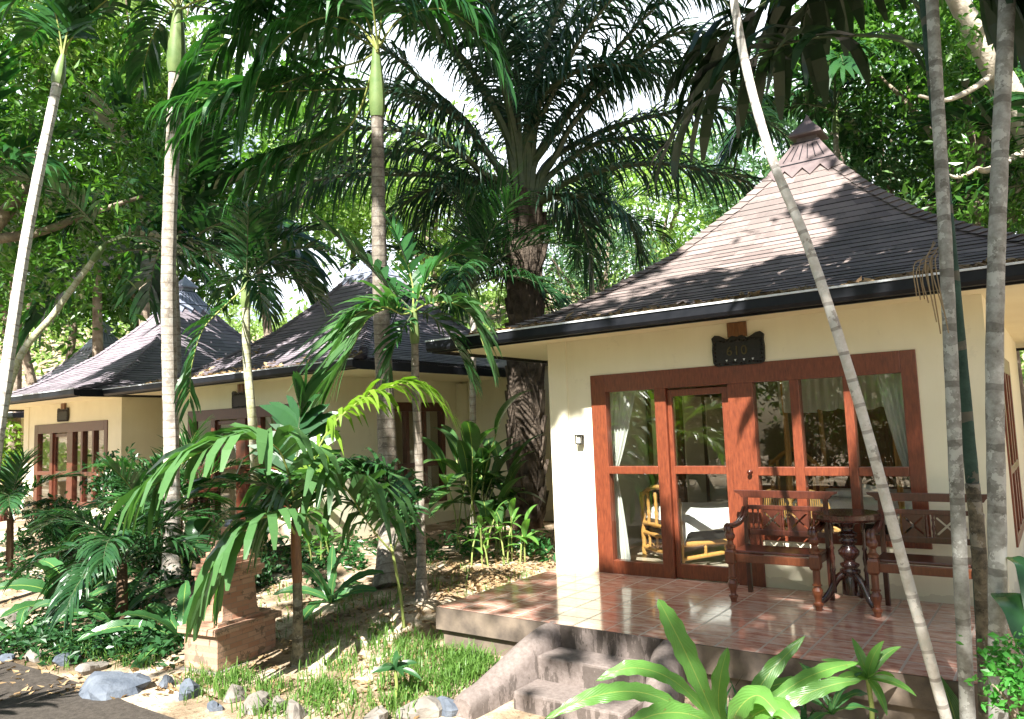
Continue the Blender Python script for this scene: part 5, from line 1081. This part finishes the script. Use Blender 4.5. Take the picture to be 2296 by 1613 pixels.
# foliage over the hillside, uncountable
rg = np.random.default_rng(11); n = 52000; s = 17.5+34*rg.random(n)**1.1; l = (rg.random(n)-.5)*2*(14+s*.95); x = 4.9+HF[0]*s+HF[1]*l; y = -7.5+HF[1]*s-HF[0]*l
cl = np.sin(x*.9+1)*np.sin(y*1.1)+np.sin(x*.37)*np.sin(y*.43+2); z = terr(x, y)+np.abs(rg.normal(0, .75, n))*(.8+.6*cl.clip(-1, 2))*np.clip((s-16)/10, .3, 1.4)
ok = np.abs(x-(-3.0))+np.abs(y-6) > 1; ok &= ~((y < 9) & (x > -32) & (x < 7)); m = MB(); leaves(m, np.c_[x, y, z][ok], None, .40, 0, 12, .5, .5, face=-np.array([HF[0], HF[1], 0])*.5)
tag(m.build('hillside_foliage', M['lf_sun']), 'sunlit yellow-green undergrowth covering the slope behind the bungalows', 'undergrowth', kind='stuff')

# ------------------------------------------------------------------ unseen shade trees, crowns shaped for their shade: leaves left out above the LIT spots
def lit(n): return n
def canopy(label, base, top, boxes, n, size, seed, keep=.0):
    rg = np.random.default_rng(seed); t = empty('shade_tree', base, label, 'tree', 'unseen trees shaped for shade'); b = np.asarray(base, float); pts = []
    for (x0, x1, y0, y1, z0, z1), fr in boxes:
        k = int(n*fr); ncl = max(6, k//130); c = np.c_[rg.uniform(x0, x1, ncl), rg.uniform(y0, y1, ncl), rg.uniform(z0, z1, ncl)]; i = rg.integers(0, ncl, k); pts.append(c[i]+rg.normal(0, .52, (k, 3))*np.array([1, 1, .5]))
    c = np.vstack(pts); v = LQ[None]-c[:, None]; par = v@SUN; dist = np.linalg.norm(v-par[..., None]*SUN, axis=2)
    keepm = ~((dist < LR+.10) & (par < 0)).any(1)
    f = c-CAM; dd = f@FW; px = 1148+FPX*(f@RT)/np.maximum(dd, .1); py = 806-FPX*(f@UP)/np.maximum(dd, .1)
    keepm &= ~((dd > .1) & (px > -150) & (px < 2450) & (py > -60) & (py < 1700)); c = c[keepm]
    m = MB(); leaves(m, c-b, None, size, 0, seed, .3, .6); m.build('crown', M['lf_tree'], t)
    m = MB(); tp = np.asarray(top, float); m.tube(spline([b, (b+tp)/2+np.array([.3, .2, 0]), tp], 16)-b, np.linspace(.38, .18, 16), 10); m.build('trunk', M['bark'], t, smooth=True); m = MB()
    for k in range(22):
        e = c[rg.integers(0, len(c))]
        if shades(spline([tp, (tp+e)/2+np.array([0, 0, .6]), e], 14)): continue
        m.tube(spline([tp, (tp+e)/2+np.array([0, 0, .6]), e], 10)-b, np.linspace(.13, .03, 10), 6, caps=False)
    m.build('limb', M['bark'], t, smooth=True)
canopy('tall unseen shade tree left of the path, crown shaped for dappled shade', (-8.5, -10.5, -.6), (-7, -8, 10), [((-8.5, -1.5, -12, -3.5, 11.5, 14), .75), ((-7, -3, -4, -1.5, 13, 15), .25)], 4500, .30, 1)
canopy('tall unseen shade tree right of the steps, crown shaped for dappled shade', (10.5, -6, -.6), (7.5, -6.5, 9.5), [((-2, 9, -13, -4.5, 10.5, 13), .72), ((-2, 6, -4.5, -1.5, 13, 15), .28)], 24000, .30, 2)
for a in [('broad shrubby tree across the path, mirrored in the nearest panes', (0.5, -15, 2.6), 0, .95, 51), ('dark shrubby tree across the path, left of its neighbour, mirrored in the sliding door', (-5, -14.5, 2.8), 1, 1.05, 52),
          ('shrubby tree behind the viewer at the right of the path', (6, -16, 2.6), 0, 1.0, 53), ('shrubby tree far along the path behind the viewer', (-11, -14.5, 2.8), 1, 1.1, 54), ('tall leafy tree behind the shrubby trees across the path', (-2, -19, 6), 0, 1.6, 55), ('tall leafy tree behind the viewer, farthest right', (9, -17, 6), 1, 1.5, 56)]:
    tree(*a, group='trees across the path')
for k, (x, y, lb) in enumerate([(-6, -11.6, 'added hedge shrub across the path, farthest left of the mirrored row'), (-3.6, -12.2, 'added hedge shrub across the path, left of the middle'), (-1.0, -12.6, 'added hedge shrub across the path, opposite the sliding door'), (1.8, -12.8, 'added hedge shrub across the path, opposite the window'), (4.4, -12.9, 'added hedge shrub across the path, right behind the viewer')]):
    shrub(lb, (x, y, terr(x, y)), (1.5, .8, .9), 2600, .15, 'lf_deep', 70+k, group='hedge shrubs added across the path')  # hedge out of view, added to darken what the panes mirror
# palm whose frond mirrors in the sliding door
slim_palm('young palm across the path, seen only as a reflection in the sliding door', [(-2.2, -8.0, -.5), (-2.2, -8.0, .2), (-2.2, -8.0, .8)], .06, .05, areca_meshes('lime_frond', LL, .9, 90, n=22, wd=.09), 13, 41, 'areca', .3)

# ------------------------------------------------------------------ stones along the path
def stone(name, label, at, sz, mat, seed, group=None):
    rg = np.random.default_rng(seed); m = MB(); n, k = 8, 14; th = np.linspace(0, math.pi, n); ph = np.linspace(0, 2*math.pi, k, endpoint=False)
    T_, Ph = np.meshgrid(th, ph, indexing='ij'); d = np.stack([np.sin(T_)*np.cos(Ph), np.sin(T_)*np.sin(Ph), np.cos(T_)], -1); pl = unit(rg.normal(0, 1, (11, 3))); off = rg.uniform(.55, 1.0, 11)
    r_ = np.min(np.where(d@pl.T > .05, off/np.maximum(d@pl.T, .05), 9), axis=2).clip(.5, 1.25); v = d*r_[..., None]*np.asarray(sz)*.5
    i, j = np.meshgrid(np.arange(n-1), np.arange(k), indexing='ij'); m.add(v.reshape(-1, 3), np.stack([i*k+j, (i+1)*k+j, (i+1)*k+(j+1) % k, i*k+(j+1) % k], -1).reshape(-1, 4))
    o = m.build(name, M[mat], smooth=False); o.location = [float(q) for q in at]; o.rotation_euler = (0, 0, rg.uniform(0, 6)); return tag(o, label, 'stone', group)
def gz(px, py, lift=0): q = GR(px, py); q[2] += lift; return q
G_ = 'rough stones bordering the path'
for k, (px, py, w_, h_, mt, lab) in enumerate([(255, 1548, .62, .30, 'stone_b', 'long blue-grey boulder at the path edge, largest of the border'), (425, 1560, .25, .24, 'stone_b', 'dark brown-grey stone right of the long boulder'), (372, 1540, .17, .2, 'stone_b', 'narrow pale-topped stone tucked against the long boulder'),
     (205, 1505, .30, .18, 'stone_a', 'flat tan stone left of the long boulder'), (148, 1488, .24, .22, 'stone_b', 'blue-grey stone with a flat top at the far end of the border'), (75, 1480, .22, .17, 'stone_a', 'pale wedge stone beside the hanging fern at the left'), (20, 1480, .18, .14, 'stone_b', 'little grey stone at the left picture edge'),
     (52, 1372, .36, .30, 'stone_a', 'bright white stone behind the far left fern'), (10, 1400, .28, .24, 'stone_a', 'bright stone at the left edge under fern leaves'), (125, 1385, .26, .2, 'stone_a', 'pale stone half hidden between two dark ferns'),
     (520, 1572, .20, .20, 'stone_a', 'sunlit upright stone with two knobs in the border row'), (570, 1590, .26, .22, 'stone_a', 'sunlit blocky stone right of the knobbed one'), (625, 1590, .22, .2, 'stone_a', 'sunlit pale stone with a round top in the border row'),
     (665, 1605, .26, .18, 'stone_a', 'sunlit low stone at the right end of the bright group'), (480, 1590, .16, .14, 'stone_b', 'small grey stone between dark and sunlit border stones'), (840, 1618, .26, .16, 'stone_a', 'grey flat stone cut by the bottom edge, left of three'),
     (935, 1602, .36, .20, 'stone_a', 'wide whitish-grey stone low in the grass near the steps'), (1005, 1598, .22, .2, 'stone_b', 'dark small stone between two pale ones near the steps'), (1055, 1596, .24, .28, 'stone_a', 'pale upright cracked stone touching the left cheek wall'),
     (425, 1405, .14, .12, 'stone_a', 'white stone in shade beside the shrine base'), (680, 1290, .16, .1, 'stone_a', 'flat pale stone on the soil left of the mid-sized fern')]):
    stone('border_stone', lab, gz(px, py, h_*.12), (w_*.98, w_*.85, h_*.92), mt, 200+k, G_)

# ------------------------------------------------------------------ grass, leaf litter (uncountable)
def blades(m, c, h, wd, seed):
    rg = np.random.default_rng(seed); k = len(c); a = rg.uniform(0, 6.28, k); d = np.c_[np.cos(a), np.sin(a), np.zeros(k)]; s = np.c_[-np.sin(a), np.cos(a), np.zeros(k)]; hh = (h*(1+rg.normal(0, .35, k))).clip(.02)[:, None]; b = rg.uniform(.2, .9, k)[:, None]
    w_ = wd*(1+rg.normal(0, .25, k))[:, None]; z = np.array([0, 0, 1.0]); p0 = c; p1 = c+z*hh*.55+d*hh*b*.25; p2 = c+z*hh*(1-.45*b)+d*hh*b*.9
    V = np.stack([p0-s*w_*.5, p0+s*w_*.5, p1+s*w_*.45, p1-s*w_*.45, p2+s*w_*.06, p2-s*w_*.06], 1); base = np.arange(k)*6
    m.add(V.reshape(-1, 3), np.vstack([np.stack([base, base+1, base+2, base+3], -1), np.stack([base+3, base+2, base+4, base+5], -1)]))
def scatter(polys, seed):
    rg = np.random.default_rng(seed); out = []
    for (px0, px1, py0, py1, n, clump) in polys:
        ncl = max(1, n//clump)
        for _ in range(ncl):
            q = GR(rg.uniform(px0, px1), rg.uniform(py0, py1)); k = clump; a = q[:2]+rg.normal(0, .07, (k, 2)); out.append(a)
    a = np.vstack(out); bad = (a[:, 0] > -.05) & (a[:, 1] > -2.2) & (a[:, 0] < 4.7) | ((a[:, 0] > .85) & (a[:, 0] < 2.8) & (a[:, 1] > -3.4) & (a[:, 1] < -2)); a = a[~bad]
    loc = np.stack([(a-pb[:2])@np.array([math.cos(az), math.sin(az)]), (a-pb[:2])@np.array([-math.sin(az), math.cos(az)])], -1); bad = (loc[:, 0] > -.06) & (loc[:, 0] < Lx+.06) & (loc[:, 1] > -.06) & (loc[:, 1] < Ly+.06); a = a[~bad]
    return np.c_[a, terr(a[:, 0], a[:, 1])]
m = MB(); c = scatter([(985, 1165, 1425, 1530, 2000, 20), (880, 1080, 1440, 1600, 1300, 15), (700, 960, 1420, 1610, 1100, 11), (560, 760, 1540, 1612, 500, 10), (430, 560, 1510, 1570, 500, 16), (100, 340, 1440, 1500, 500, 14), (1430, 1560, 1560, 1640, 500, 14), (560, 900, 1330, 1440, 300, 8), (900, 1200, 1260, 1340, 160, 8)], 5)
blades(m, c, .12, .010, 3); tag(m.build('grass', M['grass']), 'thin green grass tufts on the sandy slope left of the steps', 'grass', kind='stuff')
m = MB(); c = scatter([(1500, 2250, 1500, 1640, 1400, 24)], 6); c = c[c[:, 1] < -2.2]; blades(m, c, .16, .02, 5); tag(m.build('grass', M['lf_deep']), 'dark shaded weeds at the foot of the terrace edge', 'grass', kind='stuff')
def cover(polys, h, size, mat, lab, seed):
    rg = np.random.default_rng(seed); c = scatter(polys, seed); c[:, 2] += h*np.abs(rg.normal(0, .6, len(c))); m = MB(); leaves(m, c, None, size, 0, seed, 1.2, .45); tag(m.build('ground_cover', M[mat]), lab, 'ground cover', kind='stuff')
cover([(0, 300, 1440, 1500, 700, 12), (0, 430, 1420, 1475, 900, 16), (0, 430, 1215, 1320, 3000, 30), (100, 380, 1330, 1400, 700, 14), (400, 720, 1240, 1320, 1100, 20), (260, 400, 1450, 1500, 160, 8)], .20, .10, 'lf_deep', 'dark leafy ground cover in the shade below the left palms', 21)
cover([(880, 1230, 1215, 1262, 900, 20), (640, 900, 1215, 1280, 800, 18)], .22, .10, 'lf_areca', 'low green leaves along the walls behind the palms', 22)
rg = np.random.default_rng(13); m = MB(); c = scatter([(960, 1230, 1240, 1340, 900, 6), (560, 1000, 1290, 1600, 700, 3), (0, 560, 1290, 1560, 700, 3), (1050, 1240, 1200, 1290, 300, 4)], 7); c[:, 2] += .012
leaves(m, c, None, .085, 0, 14, 2.0, .5); tag(m.build('leaf_litter', M['dead']), 'fallen brown leaves scattered over the garden soil', 'fallen leaves', kind='stuff')
def roof_litter(lab, org, n, seed, dense):
    rg = np.random.default_rng(seed); ncl = n//5; cx = rg.uniform(XE+.3, XE+RW-.3, ncl); t = np.abs(rg.normal(0, dense, ncl)); i = rg.integers(0, ncl, n); x = cx[i]+rg.normal(0, .12, n); t = np.abs(t[i]+rg.normal(0, .012, n)).clip(0.004, .7)
    x = np.clip(x, XE+RW*.5*t+.05, XE+RW-RW*.5*t-.05); c = np.c_[x, YE+t*RD/2, roof_z(t)+.035]; m = MB(); leaves(m, c, None, .13, 0, seed, 2.2, .5, face=(0, -1.0, .5)); o = m.build('roof_litter', M['dead']); o.location = org; tag(o, lab, 'fallen leaves', kind='stuff')
roof_litter('curled dead leaves lying along the eave of the nearest roof', (0, 0, 0), 950, 3, .085); roof_litter('dead leaves and bits along the second roof eave', (-9.45, .66, 0), 420, 4, .16)
